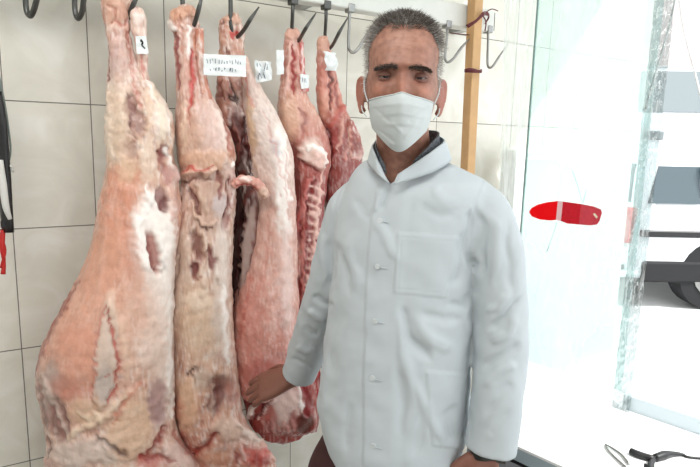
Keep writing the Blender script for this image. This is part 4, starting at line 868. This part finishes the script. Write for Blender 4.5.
# ears
for s in (-1, 1):
    e0 = np.array([s * .0745, -.008, -.030]); out = np.array([s * .50, -.62, 0]); out /= np.linalg.norm(out)
    fw = np.array([s * .55, .8, 0]); 
    rim = [e0 + out * a + ZUP * b for a, b in ((.000, .024), (.012, .033), (.024, .030), (.029, .014), (.026, -.004), (.018, -.020), (.009, -.033), (.001, -.028))]
    body.tube(H(np.array(rim)), [.004, .0045, .0045, .004, .004, .0048, .006, .005], 8, 4)
    V_, F_e = loft([(e0 + out * .010 + ZUP * b, out * a, np.cross(out, ZUP) * .0028) for b, a in ((.030, .008), (.015, .015), (0, .015), (-.015, .011), (-.030, .006))], 12, 14)
    body.add(H(V_), F_e)
    body.tube(H(np.array([e0 + out * .012 + ZUP * .020 , e0 + out * .017 + ZUP * .004, e0 + out * .010 - ZUP * .012])), .003, 6, 3)
# neck + chest
nk = [(H([0, -.012, -.06])[0], HR * .052, HF * .055), (P(403, 140, 1.13), LAT * .052, FRT * .054), (P(402, 158, 1.145), LAT * .056, FRT * .058), (P(402, 176, 1.16), LAT * .075, FRT * .075), sec(196, 350, 470, 1.17, .085), sec(235, 342, 472, 1.18, .095), sec(300, 338, 466, 1.18, .095), sec(380, 336, 456, 1.18, .09), sec(440, 350, 440, 1.18, .07), sec(480, 355, 435, 1.18, .06)]
V, Fc = loft(nk, 80, 48, 2.2); body.add(V, Fc)
# arms
RA = [P(356, 204, 1.19), P(340, 235, 1.23), P(331, 280, 1.26), P(321, 312, 1.31), P(308, 345, 1.38), P(294, 370, 1.425)]
body.tube(RA, [.038, .040, .038, .036, .031, .028], 20, 5)
LA = [P(474, 206, 1.13), P(492, 245, 1.095), P(500, 300, 1.09), P(499, 350, 1.075), P(494, 400, 1.06), P(485, 447, 1.05)]
body.tube(LA, [.036, .040, .038, .038, .033, .027], 20, 5)
# hand of the arm reaching to the carcass
def hand(wrist, palm_dir, palm_n, side, curl, size=1.0, spread=1.0):
    """palm_dir towards fingers, palm_n = back-of-hand normal, side = towards the thumb"""
    d = palm_dir / np.linalg.norm(palm_dir); nrm = palm_n - d * (palm_n @ d); nrm /= np.linalg.norm(nrm)
    sd = np.cross(d, nrm); sd = sd if sd @ side > 0 else -sd; s = size
    secs = [(wrist - d * .03 * s, sd * .026 * s, nrm * .021 * s), (wrist + d * .01 * s, sd * .029 * s, nrm * .018 * s), (wrist + d * .045 * s, sd * .038 * s, nrm * .016 * s), (wrist + d * .08 * s, sd * .041 * s, nrm * .0135 * s), (wrist + d * .092 * s, sd * .038 * s, nrm * .010 * s)]
    V, Fc = loft(secs, 24, 28, 2.6); body.add(V, Fc)
    def rot(v, a): return v * math.cos(a) + (-nrm) * math.sin(a) if False else v
    for i, (o, L, r) in enumerate(((.030, .072, .0088), (.0105, .080, .0092), (-.010, .074, .0088), (-.029, .060, .0078))):
        base = wrist + d * (.078 - .004 * abs(i - 1)) * s + sd * o * s - nrm * .001
        a = 0.0; p = base; pts = [p]; dd = d * math.cos(.07 * (1.5 - i) * spread) + sd * math.sin(.07 * (1.5 - i) * spread)
        for j, (fr, cu) in enumerate(zip((.18, .38, .26, .18), (0.15, curl[0], curl[1], curl[2]))):
            a += cu; v = dd * math.cos(a) - nrm * math.sin(a); p = p + v * L * fr * s; pts.append(p)
        body.tube(pts, [r * s * 1.02, r * s, r * s * 1.0, r * s * .93, r * s * .72], 12, 4)
        tipc = pts[-1]; body.tube([tipc - (pts[-1] - pts[-2]) * .3, tipc + (pts[-1] - pts[-2]) * .28], [r * s * .72, r * s * .35], 10, 2)
    tb = wrist + d * .018 * s + sd * .024 * s - nrm * .006 * s
    td = d * .62 + sd * .62 - nrm * .35; td /= np.linalg.norm(td); td2 = d * .9 + sd * .25 - nrm * .35; td2 /= np.linalg.norm(td2)
    body.tube([tb, tb + td * .038 * s, tb + td * .040 * s + td2 * .032 * s, tb + td * .042 * s + td2 * .055 * s], [.014 * s, .0115 * s, .0098 * s, .006 * s], 12, 5)
    return d, nrm, sd
wr = P(291, 377, 1.42)
hand(wr, P(240, 395, 1.455) - wr, np.array([-.2, -.62, .75]), np.array([.0, .6, .8]), (.10, .16, .12), 1.05, .6)
wl_ = P(484, 449, 1.05)
hand(wl_, P(477, 530, 1.045) - wl_, np.array([.35, -.9, .0]), np.array([-1., -.3, 0]), (.4, .5, .35), 1.0)
# legs down to shoes
hipz = P(392, 480, 1.18)
for s in (-1, 1):
    hc = hipz + LAT * s * .075
    pts = [hc + ZUP * .02, hc - ZUP * .12, np.array([hc[0] + LAT[0] * s * .01, hc[1], .48]), np.array([hc[0] + LAT[0] * s * .015, hc[1] + .01, .10])]
    body.tube(pts, [.06, .065, .05, .04], 20, 6)
    ft = pts[-1]; V, Fc = loft([(ft + FRT * a + ZUP * (b - .10), LAT * c, ZUP * e) for a, b, c, e in ((-.05, .05, .03, .03), (0, .055, .036, .035), (.07, .045, .042, .026), (.14, .035, .04, .02), (.18, .032, .03, .015))], 16, 16); body.add(V, Fc)
person = remeshed('person', body, 0.0032, 2, M_skin)
V, Nn = getv(person.data)
q = V - HC; hx, hy, hz = q @ HR / HS[0], q @ HF / HS[1], q @ HU / HS[2]
col = np.tile(lin((150, 104, 86)), (len(V), 1))
def tint(m, c, op):
    global col
    mm = (np.clip(m, 0, 1) * op)[:, None]; col = col * (1 - mm) + np.array(lin(c)) * mm
isf = (hy > .02) & (hz > -.14)
G = lambda cx, cz, sx, sz: np.exp(-((hx - cx) / sx) ** 2 - ((hz - cz) / sz) ** 2) * isf
tint(G(0, .065, .05, .03), (186, 142, 122), .6)
sw1, sw2 = Wave(301, .02, 16, 3), Wave(302, .007, 16, 3)
tint(np.clip(sw1(V) * .6 + sw2(V) * .5, 0, 1) * (V[:, 2] > 1.1), (128, 82, 68), .45); tint(np.clip(-sw1(V) * .6 + sw2(V) * .4, 0, 1) * (V[:, 2] > 1.1), (180, 130, 110), .4)
for s in (-1, 1):
    tint(G(s * .033, .002, .018, .011), (98, 62, 52), .8); tint(G(s * .033, -.012, .016, .005), (140, 88, 74), .6); tint(G(s * .045, -.026, .014, .01), (188, 122, 100), .6)  # shade of the eye sockets painted into the skin colour
tint(G(0, .010, .012, .012), (150, 94, 76), .4); tint(G(0, -.02, .01, .02), (190, 124, 102), .5)
for k, zl in enumerate((.045, .056, .067)): tint(np.exp(-((hz - zl - .004 * np.cos(hx * 60 + k)) / .0016) ** 2) * isf * (abs(hx) < .045), (150, 96, 76), .35)
tint(((abs(hx) > .078) & (hz > -.06) & (hz < .04)) * 1.0, (164, 100, 84), .7)
# stubble grey hair zones at the temples are hair, hands a bit darker
hz_ = V[:, 2] < 1.1; tint(hz_ * 1.0, (132, 86, 72), .85)
pxy = np.stack(proj(V), 1)
at = person.data.color_attributes.new('Col', 'FLOAT_COLOR', 'POINT'); c4 = np.ones((len(V), 4)); c4[:, :3] = col; at.data.foreach_set('color', c4.ravel())
tag(person, 'man in a white coat and face mask, one hand on a hanging carcass', 'person')
def cl(o): return adopt(o, person)
# eyes
for s in (-1, 1):
    ec = np.array([s * .0325, .0655, .0005])
    mb = MB(); V_, F_e = loft([(ec + ZUP * .0115 * math.cos(a), np.array([1., 0, 0]) * .0115 * math.sin(a), np.array([0, 1., 0]) * .0115 * math.sin(a)) for a in np.linspace(.05, math.pi - .05, 9)], 16, 20)
    eb = cl(mk('eye', H(V_), F_e, M_eye))
    V_, F_e = loft([(ec + np.array([0, .0100 + .0004 * k, -.0002]), np.array([1., 0, 0]) * .0052 * f, ZUP * .0052 * f) for k, f in ((0, 1), (2, 1.0), (3.5, .9), (4.5, .4))], 6, 18)
    mk('iris', H(V_), F_e, M_iris, eb).matrix_parent_inverse = Matrix.Identity(4)
    # lids: shells leaving a narrow opening
    for up in (1, -1):
        V_ = []; A = 16; B = 8
        for sh in (.0128, .0140):
            for j in range(B + 1):
                el = (math.radians(12 if up > 0 else -14) if j == 0 else 0) ; 
                for i in range(A + 1):
                    az = math.radians(-78 + 156 * i / A); open_ = math.cos(az) ** .7 if abs(math.cos(az)) > 0 else 0
                    e0_ = (math.radians(4) * open_ if up > 0 else -math.radians(15) * open_) - math.radians(4)
                    e1_ = math.radians(85) * up; e_ = e0_ + (e1_ - e0_) * j / B
                    V_.append(ec + sh * np.array([math.sin(az) * math.cos(e_) * 1.12, math.cos(az) * math.cos(e_), math.sin(e_)]))
        q_ = (A + 1) * (B + 1); Fl = []
        for j in range(B):
            for i in range(A):
                a = j * (A + 1) + i; Fl += [(a, a + 1, a + A + 2, a + A + 1), (q_ + a, q_ + a + A + 1, q_ + a + A + 2, q_ + a + 1)]
        Fl += [(i, q_ + i, q_ + i + 1, i + 1) for i in range(A)]
        lc = (112, 72, 60) if up > 0 else (126, 84, 72)
        cl(mk('eyelid', H(np.array(V_)), Fl, mat('skin of %s eyelid' % ('upper' if up > 0 else 'lower'), lc, .5), None))
# strands: hair, brows, stubble
def strands(name, roots, dirs, lens, rad, cols, mtl):
    V = []; Fc = []; C4 = []
    for r, d, L, c in zip(roots, dirs, lens, cols):
        d = d / np.linalg.norm(d); a = np.cross(d, [.3, .5, .8]); a /= np.linalg.norm(a); b = np.cross(d, a); i0 = len(V)
        mid_ = r + d * L * .5; tip = r + d * L - HU * L * .12
        for p, rr in ((r, rad), (mid_, rad * .8)):
            for k in range(3):
                th = 2.094 * k; V.append(p + (a * math.cos(th) + b * math.sin(th)) * rr); C4.append(c)
        V.append(tip); C4.append(c)
        for k in range(3): k2 = (k + 1) % 3; Fc += [(i0 + k, i0 + k2, i0 + 3 + k2, i0 + 3 + k), (i0 + 3 + k, i0 + 3 + k2, i0 + 6)]
    return cl(mk(name, V, Fc, mtl, None, False, np.array(C4)))
hvv = hv.copy(); x, y, z = hvv.T
def hairline(x, y):
    """lowest z carrying hair, by direction"""
    ang = np.degrees(np.arctan2(np.abs(x), y))          # 0 front .. 180 back
    return np.interp(ang, [0, 12, 22, 30, 38, 48, 60, 72, 80, 92, 105, 125, 180], [.086, .086, .088, .090, .084, .066, .042, .006, -.014, -.030, .004, -.05, -.07])
m = z > hairline(x, y)
idx = np.where(m)[0]; nrmv = hvv / np.array([.075, .09, .12]) ** 2; nrmv /= np.linalg.norm(nrmv, axis=1)[:, None]
# shell under the strands
keep = set(np.where(z > hairline(x, y) + .008)[0].tolist()); sh = hvv + nrmv * .0008; Fs = [f for f in grid_faces(n_, m_) if all(i in keep for i in f)] + [(len(hvv), (n_ - 1) * m_ + k, (n_ - 1) * m_ + (k + 1) % m_) for k in range(m_)]
used = sorted({i for f in Fs for i in f}); mp_ = {a: i for i, a in enumerate(used)}; allv = np.vstack([sh, [0, 0, .1265]])
Vs = allv[used]; k0 = len(Vs); 
inner = np.vstack([hvv, [0, 0, .121]])[used]
def hcol(p):
    g = np.clip((abs(p[0]) - .045) / .03, 0, 1) * .6 + np.clip(-(p[2] - .07) / .08, 0, 1) * .35 + rng.uniform(-.25, .3)
    a, b = np.array(lin((84, 76, 70))), np.array(lin((206, 202, 196))); g = min(max(g, 0), 1); return a * (1 - g) + b * g
cs = np.array([hcol(p) for p in Vs])
hair = cl(mk('hair', H(Vs), [tuple(mp_[i] for i in f) for f in Fs], M_hair, None, True, cs))
pr = rng.choice(idx, 7000); jit = rng.normal(0, .0016, (7000, 3)); rts = hvv[pr] + jit + nrmv[pr] * .0008
dr = nrmv[pr] * .55 + np.stack([np.sign(rts[:, 0]) * .25 + .12, -.1 + 0 * rts[:, 0], -.25 + 2.5 * np.clip(rts[:, 2], 0, .1)], 1) + rng.normal(0, .28, (7000, 3))
ln = np.where(rts[:, 2] > .06, rng.uniform(.010, .019, 7000), rng.uniform(.005, .010, 7000))
dW3 = dr[:, :1] * HR + dr[:, 1:2] * HF + dr[:, 2:3] * HU
o = strands('hair_strands', H(rts), dW3, ln, .00055, [hcol(p) for p in rts], M_hair); o['kind'] = 'stuff'
rts, drs, cc2 = [], [], []
fsurf = hv[(hv[:, 1] > 0)]
def ysurf(x_, z_):
    d = (fsurf[:, 0] - x_) ** 2 + (fsurf[:, 2] - z_) ** 2; return fsurf[np.argmin(d), 1]
for s in (-1, 1):
    rts, drs, cc2 = [], [], []
    for k in range(300):
        u = rng.uniform(0, 1); bx = s * (.010 + .042 * u); bz = .0150 + .0028 * math.sin(u * 2.6) - .003 * u + rng.normal(0, .0020)
        rts.append([bx, ysurf(bx, bz) + .001, bz]); drs.append([s * .9, .35, .25 - .6 * u + rng.normal(0, .15)]); gk = rng.uniform(0, .8); cc2.append(np.array(lin((34, 26, 24))) * (1 - gk) + np.array(lin((110, 96, 88))) * gk)
    drs = np.array(drs); strands('eyebrow', H(np.array(rts)), drs[:, :1] * HR + drs[:, 1:2] * HF + drs[:, 2:3] * HU, [.0065] * 300, .0005, cc2, M_hair)
# mask
V = []; A, B = 48, 40
def mz(v): return -.020 - .122 * v
for sh in (0, .0014):
    for j in range(B + 1):
        for i in range(A + 1):
            u = -1 + 2 * i / A; v = j / B
            ztop = -.034 - .009 * abs(u) ** 1.3 + .0035 * math.exp(-(u / .18) ** 2); zbot = -.139 + .042 * abs(u) ** 2.2
            z_ = ztop + (zbot - ztop) * v
            hw_ = np.interp(z_, [-.14, -.12, -.10, -.08, -.05, -.02], [.034, .045, .054, .060, .064, .065])
            yf = np.interp(z_, [-.14, -.125, -.105, -.08, -.055, -.04, -.02], [.078, .094, .105, .112, .117, .113, .098]); ye = np.interp(z_, [-.14, -.10, -.02], [.040, .034, .042])
            yy = ye + (yf - ye) * (1 - abs(u) ** 2.1)
            yy += .004 * math.exp(-(u / .16) ** 2) * np.interp(z_, [-.14, -.09, -.05, -.02], [0, .4, 1, .8])
            for pz in (-.056, -.074, -.092): yy += .0018 * (1 / (1 + math.exp(max(-30, min(30, -(z_ - pz - .003 * math.cos(u * 3)) / .0006)))) - .5) * (1 - abs(u) ** 4)
            # soft creases
            def cr(x0, z0, x1, z1, wd, am):
                ax, az = x1 - x0, z1 - z0; t_ = max(0, min(1, ((u * hw_ - x0) * ax + (z_ - z0) * az) / (ax * ax + az * az))); dd_ = math.hypot(u * hw_ - x0 - ax * t_, z_ - z0 - az * t_); return am * math.exp(-(dd_ / wd) ** 2)
            yy += cr(-.05, -.060, -.018, -.085, .003, -.0025) + cr(-.018, -.085, .002, -.10, .003, .002) + cr(.052, -.055, .018, -.080, .003, -.0025) + cr(.03, -.085, .012, -.11, .003, .002) + cr(-.04, -.10, -.01, -.12, .003, -.002) + cr(.048, -.07, .04, -.10, .004, .002)
            V.append((u * hw_, yy + sh, z_))
q_ = (A + 1) * (B + 1); Fm = []
for j in range(B):
    for i in range(A):
        a = j * (A + 1) + i; Fm += [(a, a + 1, a + A + 2, a + A + 1), (q_ + a, q_ + a + A + 1, q_ + a + A + 2, q_ + a + 1)]
rimi = [i for i in range(A + 1)] + [(j + 1) * (A + 1) - 1 for j in range(1, B + 1)] + [B * (A + 1) + i for i in range(A - 1, -1, -1)] + [j * (A + 1) for j in range(B - 1, 0, -1)]
Fm += [(rimi[k], q_ + rimi[k], q_ + rimi[(k + 1) % len(rimi)], rimi[(k + 1) % len(rimi)]) for k in range(len(rimi))]
Vm = H(np.array(V))
mask = cl(mk('face_mask', Vm, Fm, M_mask))
tpl = [Vm[q_ + i] + HF * .0005 for i in range(0, A + 1, 3)]; o = MB().tube(tpl, .0013, 6, 2).build('mask_hem', M_mask, smooth=True); adopt(o, mask); o.matrix_parent_inverse = Matrix.Identity(4)
for s in (-1, 1):
    ed = np.array([s * .066, .043, -.046]); el = np.array([s * .067, .040, -.075])
    for st_, en in ((ed, (s * .0775, -.004, .000)), (el, (s * .081, -.008, -.052))):
        mid_ = [(st_[0] + en[0]) / 2 + s * .003, (st_[1] + en[1]) / 2, (st_[2] + en[2]) / 2]
        o = MB().tube(H(np.array([st_, mid_, en])), .0013, 6, 4).build('ear_loop', M_mask, smooth=True); adopt(o, mask); o.matrix_parent_inverse = Matrix.Identity(4)
# --- shirt collar inside the coat
def band(name, pts_lo, pts_hi, th, m, sub=5, bulge=0.0):
    lo, hi = catmull(np.array(pts_lo), sub), catmull(np.array(pts_hi), sub); n = len(lo); rows = 7; V = []
    cen = (lo.mean(0) + hi.mean(0)) / 2
    for sgn in (0, 1):
        for j in range(rows):
            v = j / (rows - 1); p = lo * (1 - v) + hi * v; d = p - cen; d[:, 2] = 0; d /= np.linalg.norm(d, axis=1)[:, None]
            V.append(p + d * (th * sgn + bulge * math.sin(v * math.pi)))
    V = np.vstack(V); q = rows * n; Fc = []
    for j in range(rows - 1):
        for i in range(n - 1):
            a = j * n + i; Fc += [(a, a + 1, a + n + 1, a + n), (q + a, q + a + n, q + a + n + 1, q + a + 1)]
    rim = list(range(n)) + [j * n + n - 1 for j in range(1, rows)] + [(rows - 1) * n + i for i in range(n - 2, -1, -1)] + [j * n for j in range(rows - 2, 0, -1)]
    Fc += [(rim[k], q + rim[k], q + rim[(k + 1) % len(rim)], rim[(k + 1) % len(rim)]) for k in range(len(rim))]
    return cl(mk(name, V, Fc, m))
band('shirt_collar', [P(387, 174, 1.072), P(381, 167, 1.083), P(377, 158, 1.13), P(392, 150, 1.205), P(420, 148, 1.21), P(438, 150, 1.13), P(428, 160, 1.083), P(410, 170, 1.07)],
     [P(385, 164, 1.075), P(379.5, 154, 1.083), P(377.5, 143, 1.13), P(392, 132, 1.20), P(420, 130, 1.205), P(437.5, 132, 1.13), P(431, 143, 1.078), P(414, 160, 1.062)], .003, M_check)
# --- trousers, shoes
mb = MB(); 
V, Fc = loft([sec(395, 338, 456, 1.18, .10), sec(425, 326, 458, 1.18, .11), sec(445, 314, 460, 1.18, .12), sec(470, 301, 462, 1.18, .125), sec(500, 300, 462, 1.18, .12)], 24, 40, 2.4); mb.add(V, Fc)
for s in (-1, 1):
    hc = hipz + LAT * s * .088
    a, b = hc - LAT * (.035 if s < 0 else 0), np.array([hc[0] + LAT[0] * s * .02, hc[1], .48]); c = np.array([hc[0] + LAT[0] * s * .02, hc[1] + .01, .06])
    V, Fc = loft([(a - ZUP * .04, LAT * .10, FRT * .10), (a - ZUP * .10, LAT * .098, FRT * .105), (b, LAT * .075, FRT * .08), (c + ZUP * .2, LAT * .068, FRT * .07), (c, LAT * .066, FRT * .075)], 40, 32, 2.3); mb.add(V, Fc)
cl(remeshed('trousers', mb, .006, 3, M_trous))
for s in (-1, 1):
    ft = np.array([hipz[0] + LAT[0] * s * .10, hipz[1] + .01, .0])
    V, Fc = loft([(ft + FRT * a + ZUP * b, LAT * c, ZUP * e) for a, b, c, e in ((-.075, .045, .03, .04), (-.03, .052, .042, .050), (.05, .045, .05, .043), (.14, .036, .052, .034), (.20, .028, .036, .024))], 24, 24, 2.6)
    cl(mk('shoe', V, Fc, M_shoe))
# --- coat
cb = MB()
V, Fc = loft([sec(157, 376, 436, 1.175, .048), sec(163, 364, 452, 1.172, .060), sec(170, 356, 468, 1.168, .078), sec(181, 349, 486, 1.162, .097), sec(200, 342, 492, 1.165, .115), sec(235, 334, 484, 1.17, .128), sec(280, 330, 476, 1.17, .13), sec(330, 323, 475, 1.17, .135), sec(380, 317, 473, 1.17, .14), sec(420, 313, 471, 1.17, .145), sec(440, 314, 468, 1.17, .145), sec(457, 318, 464, 1.17, .142)], 110, 90, 2.35); cb.add(V, Fc)
SL = [P(368, 198, 1.18), P(353, 210, 1.20), P(343, 240, 1.22), P(332, 280, 1.25), P(321, 312, 1.30), P(309, 345, 1.37), P(299, 373, 1.415)]
cb.tube(SL, [.046, .055, .055, .053, .052, .049, .047], 32, 6)
SR = [P(468, 198, 1.14), P(484, 212, 1.11), P(496, 245, 1.095), P(500.5, 300, 1.09), P(501, 350, 1.08), P(497, 400, 1.06), P(491, 449.5, 1.05)]
cb.tube(SR, [.042, .050, .0525, .0535, .0535, .0515, .0495], 32, 6)
coat = remeshed('coat', cb, .0038, 7, M_coat)
V, Nn = getv(coat.data)
px, py = proj(V)
# hem curve: the side of the front is cut away upwards
lift = 46 * np.clip((364 - px) / 51, 0, 1) ** 2.1; lift[px > 364] = 0
hm = sstep((py - 385) / 70) * (V[:, 2] < 1.0) * (px < 366) * (px > 306)
V[:, 2] += hm * lift * 1.12 / FPX
bm = sstep((py - 415) / 50) * (px > 400) * (px < 466) * (np.abs(px - 455) < 60) * 0
setv(coat.data, V); V, Nn = getv(coat.data)
folds = [
 # torso
 ('l', [(372, 218), (385, 238), (402, 262)], 4, None, 1, 2.0), ('l', [(386, 186), (378, 202), (374, 216)], 3.5, None, 1, 3), ('l', [(396, 178), (388, 200), (380, 216)], 3, None, 1, -2.5),
 ('l', [(410, 178), (440, 168), (462, 166)], 4, None, 1, 1.5), ('l', [(352, 190), (362, 210), (372, 222)], 4, None, 1, -1.6), ('l', [(336, 240), (345, 265), (352, 300)], 5, None, 1, -2.5), ('l', [(345, 232), (352, 262), (360, 296)], 5, None, 1, 2), ('l', [(340, 300), (334, 340), (332, 380)], 6, None, 1, -2),
 ('l', [(395, 300), (402, 330), (408, 365), (412, 410)], 6, None, 1, 3.5), ('l', [(396, 305), (408, 335), (438, 364)], 5, None, 1, -5), ('l', [(412, 312), (434, 340), (458, 352)], 6, None, 1, 3), ('l', [(420, 310), (446, 322), (466, 318)], 4, None, 1, -2.5),
 ('l', [(396, 360), (398, 400), (406, 440)], 5, None, 1, -2.5), ('l', [(414, 375), (428, 410), (446, 445)], 5, None, 1, 2.5), ('l', [(445, 400), (452, 425), (460, 445)], 6, None, 1, -4), ('l', [(428, 398), (420, 430), (414, 458)], 4, None, 1, -2),
 ('l', [(462, 232), (458, 262), (452, 292)], 4, None, 1, -3), ('l', [(470, 210), (468, 240), (470, 272)], 4.5, None, 1, -5), ('l', [(468, 290), (462, 305), (446, 308)], 3.5, None, 1, -2.5), ('l', [(474, 285), (468, 310), (472, 340)], 4, None, 1, 2.5),
 ('l', [(345, 400), (350, 430), (348, 455)], 5, None, 1, -1.8), ('l', [(327, 350), (325, 390), (326, 420)], 5, None, 1, 2),
 ('l', [(430, 185), (452, 200), (462, 226)], 6, None, 1, 1.8), ('l', [(412, 200), (440, 214), (470, 212)], 5, None, 1, -1.5),
 # sleeve right in the picture
 ('l', [(476, 205), (482, 240), (480, 280)], 4, None, 1, -4), ('l', [(490, 210), (497, 250), (494, 292)], 5, None, 1, 3), ('l', [(506, 215), (510, 255), (512, 300)], 4, None, 1, -2.5),
 ('l', [(522, 296), (505, 318), (482, 330)], 4.5, None, 1, -4.5), ('l', [(524, 316), (506, 334), (486, 342)], 4.5, None, 1, 3.5), ('l', [(524, 340), (504, 356), (480, 372)], 4.5, None, 1, -4), ('l', [(522, 362), (502, 374), (480, 390)], 5, None, 1, 3), ('l', [(520, 384), (498, 396), (478, 416)], 4, None, 1, -3), ('l', [(508, 290), (496, 306), (480, 308)], 4, None, 1, 2.5), ('l', [(512, 405), (496, 425), (484, 440)], 5, None, 1, -1.8),
 # sleeve left in the picture
 ('l', [(313, 294), (322, 306), (334, 310)], 3.6, None, 1, -3), ('l', [(306, 310), (316, 322), (328, 326)], 3.6, None, 1, 3), ('l', [(300, 326), (310, 336), (322, 338)], 3.2, None, 1, -3), ('l', [(294, 344), (306, 352), (316, 350)], 3.4, None, 1, 2.4), ('l', [(322, 228), (324, 256), (320, 290)], 4, None, 1, 2.2), ('l', [(330, 236), (331, 262), (328, 292)], 3, None, 1, -3), ('l', [(290, 358), (304, 364), (314, 366)], 2.6, None, 1, -1.4),
]
V = relief(V, Nn, folds, None, 2.0, 77, (70, 40)); setv(coat.data, V); V, Nn = getv(coat.data)
px, py = proj(V); X = np.stack([px, py], 1); fc = sstep((((CAM - V) * Nn).sum(1) / np.linalg.norm(CAM - V, axis=1) + .05) / .2)
wv = Wave(91, .09, 16, 3); wv2 = Wave(92, .035, 16, 3); V = V + Nn * (wv(V) * .0008 + wv2(V) * .00015)[:, None]
# placket edge, pocket, seams
pl_x = np.interp(py, [160, 178, 215, 268, 320, 380, 470], [376, 380, 372, 367, 365.5, 364, 363.5]); isb = (px < 470) & (px > 330)
stp = sstep((px - pl_x) / 1.6 + .5) * (1 - sstep((px - pl_x - 26) / 14)) * isb * (py > 178)
V = V + Nn * (stp * .0030 * fc)[:, None]
d1 = inpoly(X, [(397.5, 233), (460, 237.5), (456, 270), (447, 298), (394, 292.5)]); V = V + Nn * (sstep(d1 / 1.4 + .3) * .0026 * fc * isb - .0012 * np.exp(-((d1 - 3.5) / .9) ** 2) * fc * isb)[:, None]
d2 = inpoly(X, [(426, 371), (472, 374), (470, 450), (432, 446)]); V = V + Nn * (sstep(d2 / 1.4 + .3) * .0022 * fc * isb)[:, None]
for pts in ([(344, 176), (336, 200), (332, 232), (336, 262)], [(484, 176), (476, 200), (470, 232), (473, 268)]):
    dd_, _, _ = pdist(X, pts); V = V - Nn * (np.exp(-(dd_ / 1.3) ** 2) * .0022 * fc)[:, None]
dd_, _, _ = pdist(X, [(359, 166), (378, 182), (398, 172), (446, 160)]); 
# V opening at the throat: press the coat in so the skin shows
vo = inpoly(X, [(379, 150), (424, 150), (400, 176), (391, 184), (387, 178)]); V = V - Nn * (sstep(vo / 3 + .2) * .045 * fc * (py > 150))[:, None]
setv(coat.data, V)
cl(coat)
def cs_pt(x_, y_, off=.002):
    """nearest coat surface point under a picture point"""
    k = (np.abs(px - x_) < 3) & (np.abs(py - y_) < 3) & (fc > .3); i = np.where(k)[0]; i = i[np.argmin(np.linalg.norm(V[i] - CAM, axis=1))]
    return V[i] + FRT * off, Nn[i]
for bx, by in ((378.5, 219), (376, 268.5), (373.5, 322.5), (371.5, 379), (371, 447)):
    p, nb = cs_pt(bx, by); nb = FRT * .8 + nb * .2; nb /= np.linalg.norm(nb)
    b = MB().tube([p - nb * .002, p + nb * .0008], [.0055, .0050], 18).build('button', M_button, smooth=False); adopt(b, coat); b.matrix_parent_inverse = Matrix.Identity(4)
    h = MB().tube([p + LAT * .006 + nb * .0002 - ZUP * .001, p + LAT * .018 - ZUP * .002 + nb * .0004], .0011, 6).build('buttonhole', M_coat); adopt(h, coat); h.matrix_parent_inverse = Matrix.Identity(4)
o = band('coat_collar', [P(390, 184, 1.052), P(377, 173, 1.07), P(369, 161, 1.13), P(385, 152, 1.235), P(425, 152, 1.24), P(450, 158, 1.14), P(432, 172, 1.07), P(393, 185, 1.047)],
     [P(382, 168, 1.07), P(375.5, 154, 1.082), P(374, 144, 1.13), P(388, 134, 1.215), P(422, 133, 1.22), P(443, 139, 1.13), P(433, 150, 1.07), P(398, 174, 1.050)], .003, M_coat, 6, .001)
# watch
wd_ = (P(477, 530, 1.045) - wl_); wd_ /= np.linalg.norm(wd_); wn = np.array([.35, -.9, 0]); wn -= wd_ * (wn @ wd_); wn /= np.linalg.norm(wn); ws = np.cross(wd_, wn)
V_, F_e = loft([(wl_ + wd_ * a, ws * .0285, wn * .0235) for a in (-.006, .000, .008, .013)], 6, 30, 2.3)
wo = cl(mk('wrist_watch', V_, F_e, M_watch)); 
o = MB().tube([wl_ + wd_ * .009 + ws * .02 * (1 if ws[0] > 0 else -1) + wn * .016, wl_ + wd_ * .009 + (ws * (1 if ws[0] > 0 else -1) * .034 + wn * .027)], .013, 20).build('watch_face', M_dsteel, smooth=False); adopt(o, wo); o.matrix_parent_inverse = Matrix.Identity(4)
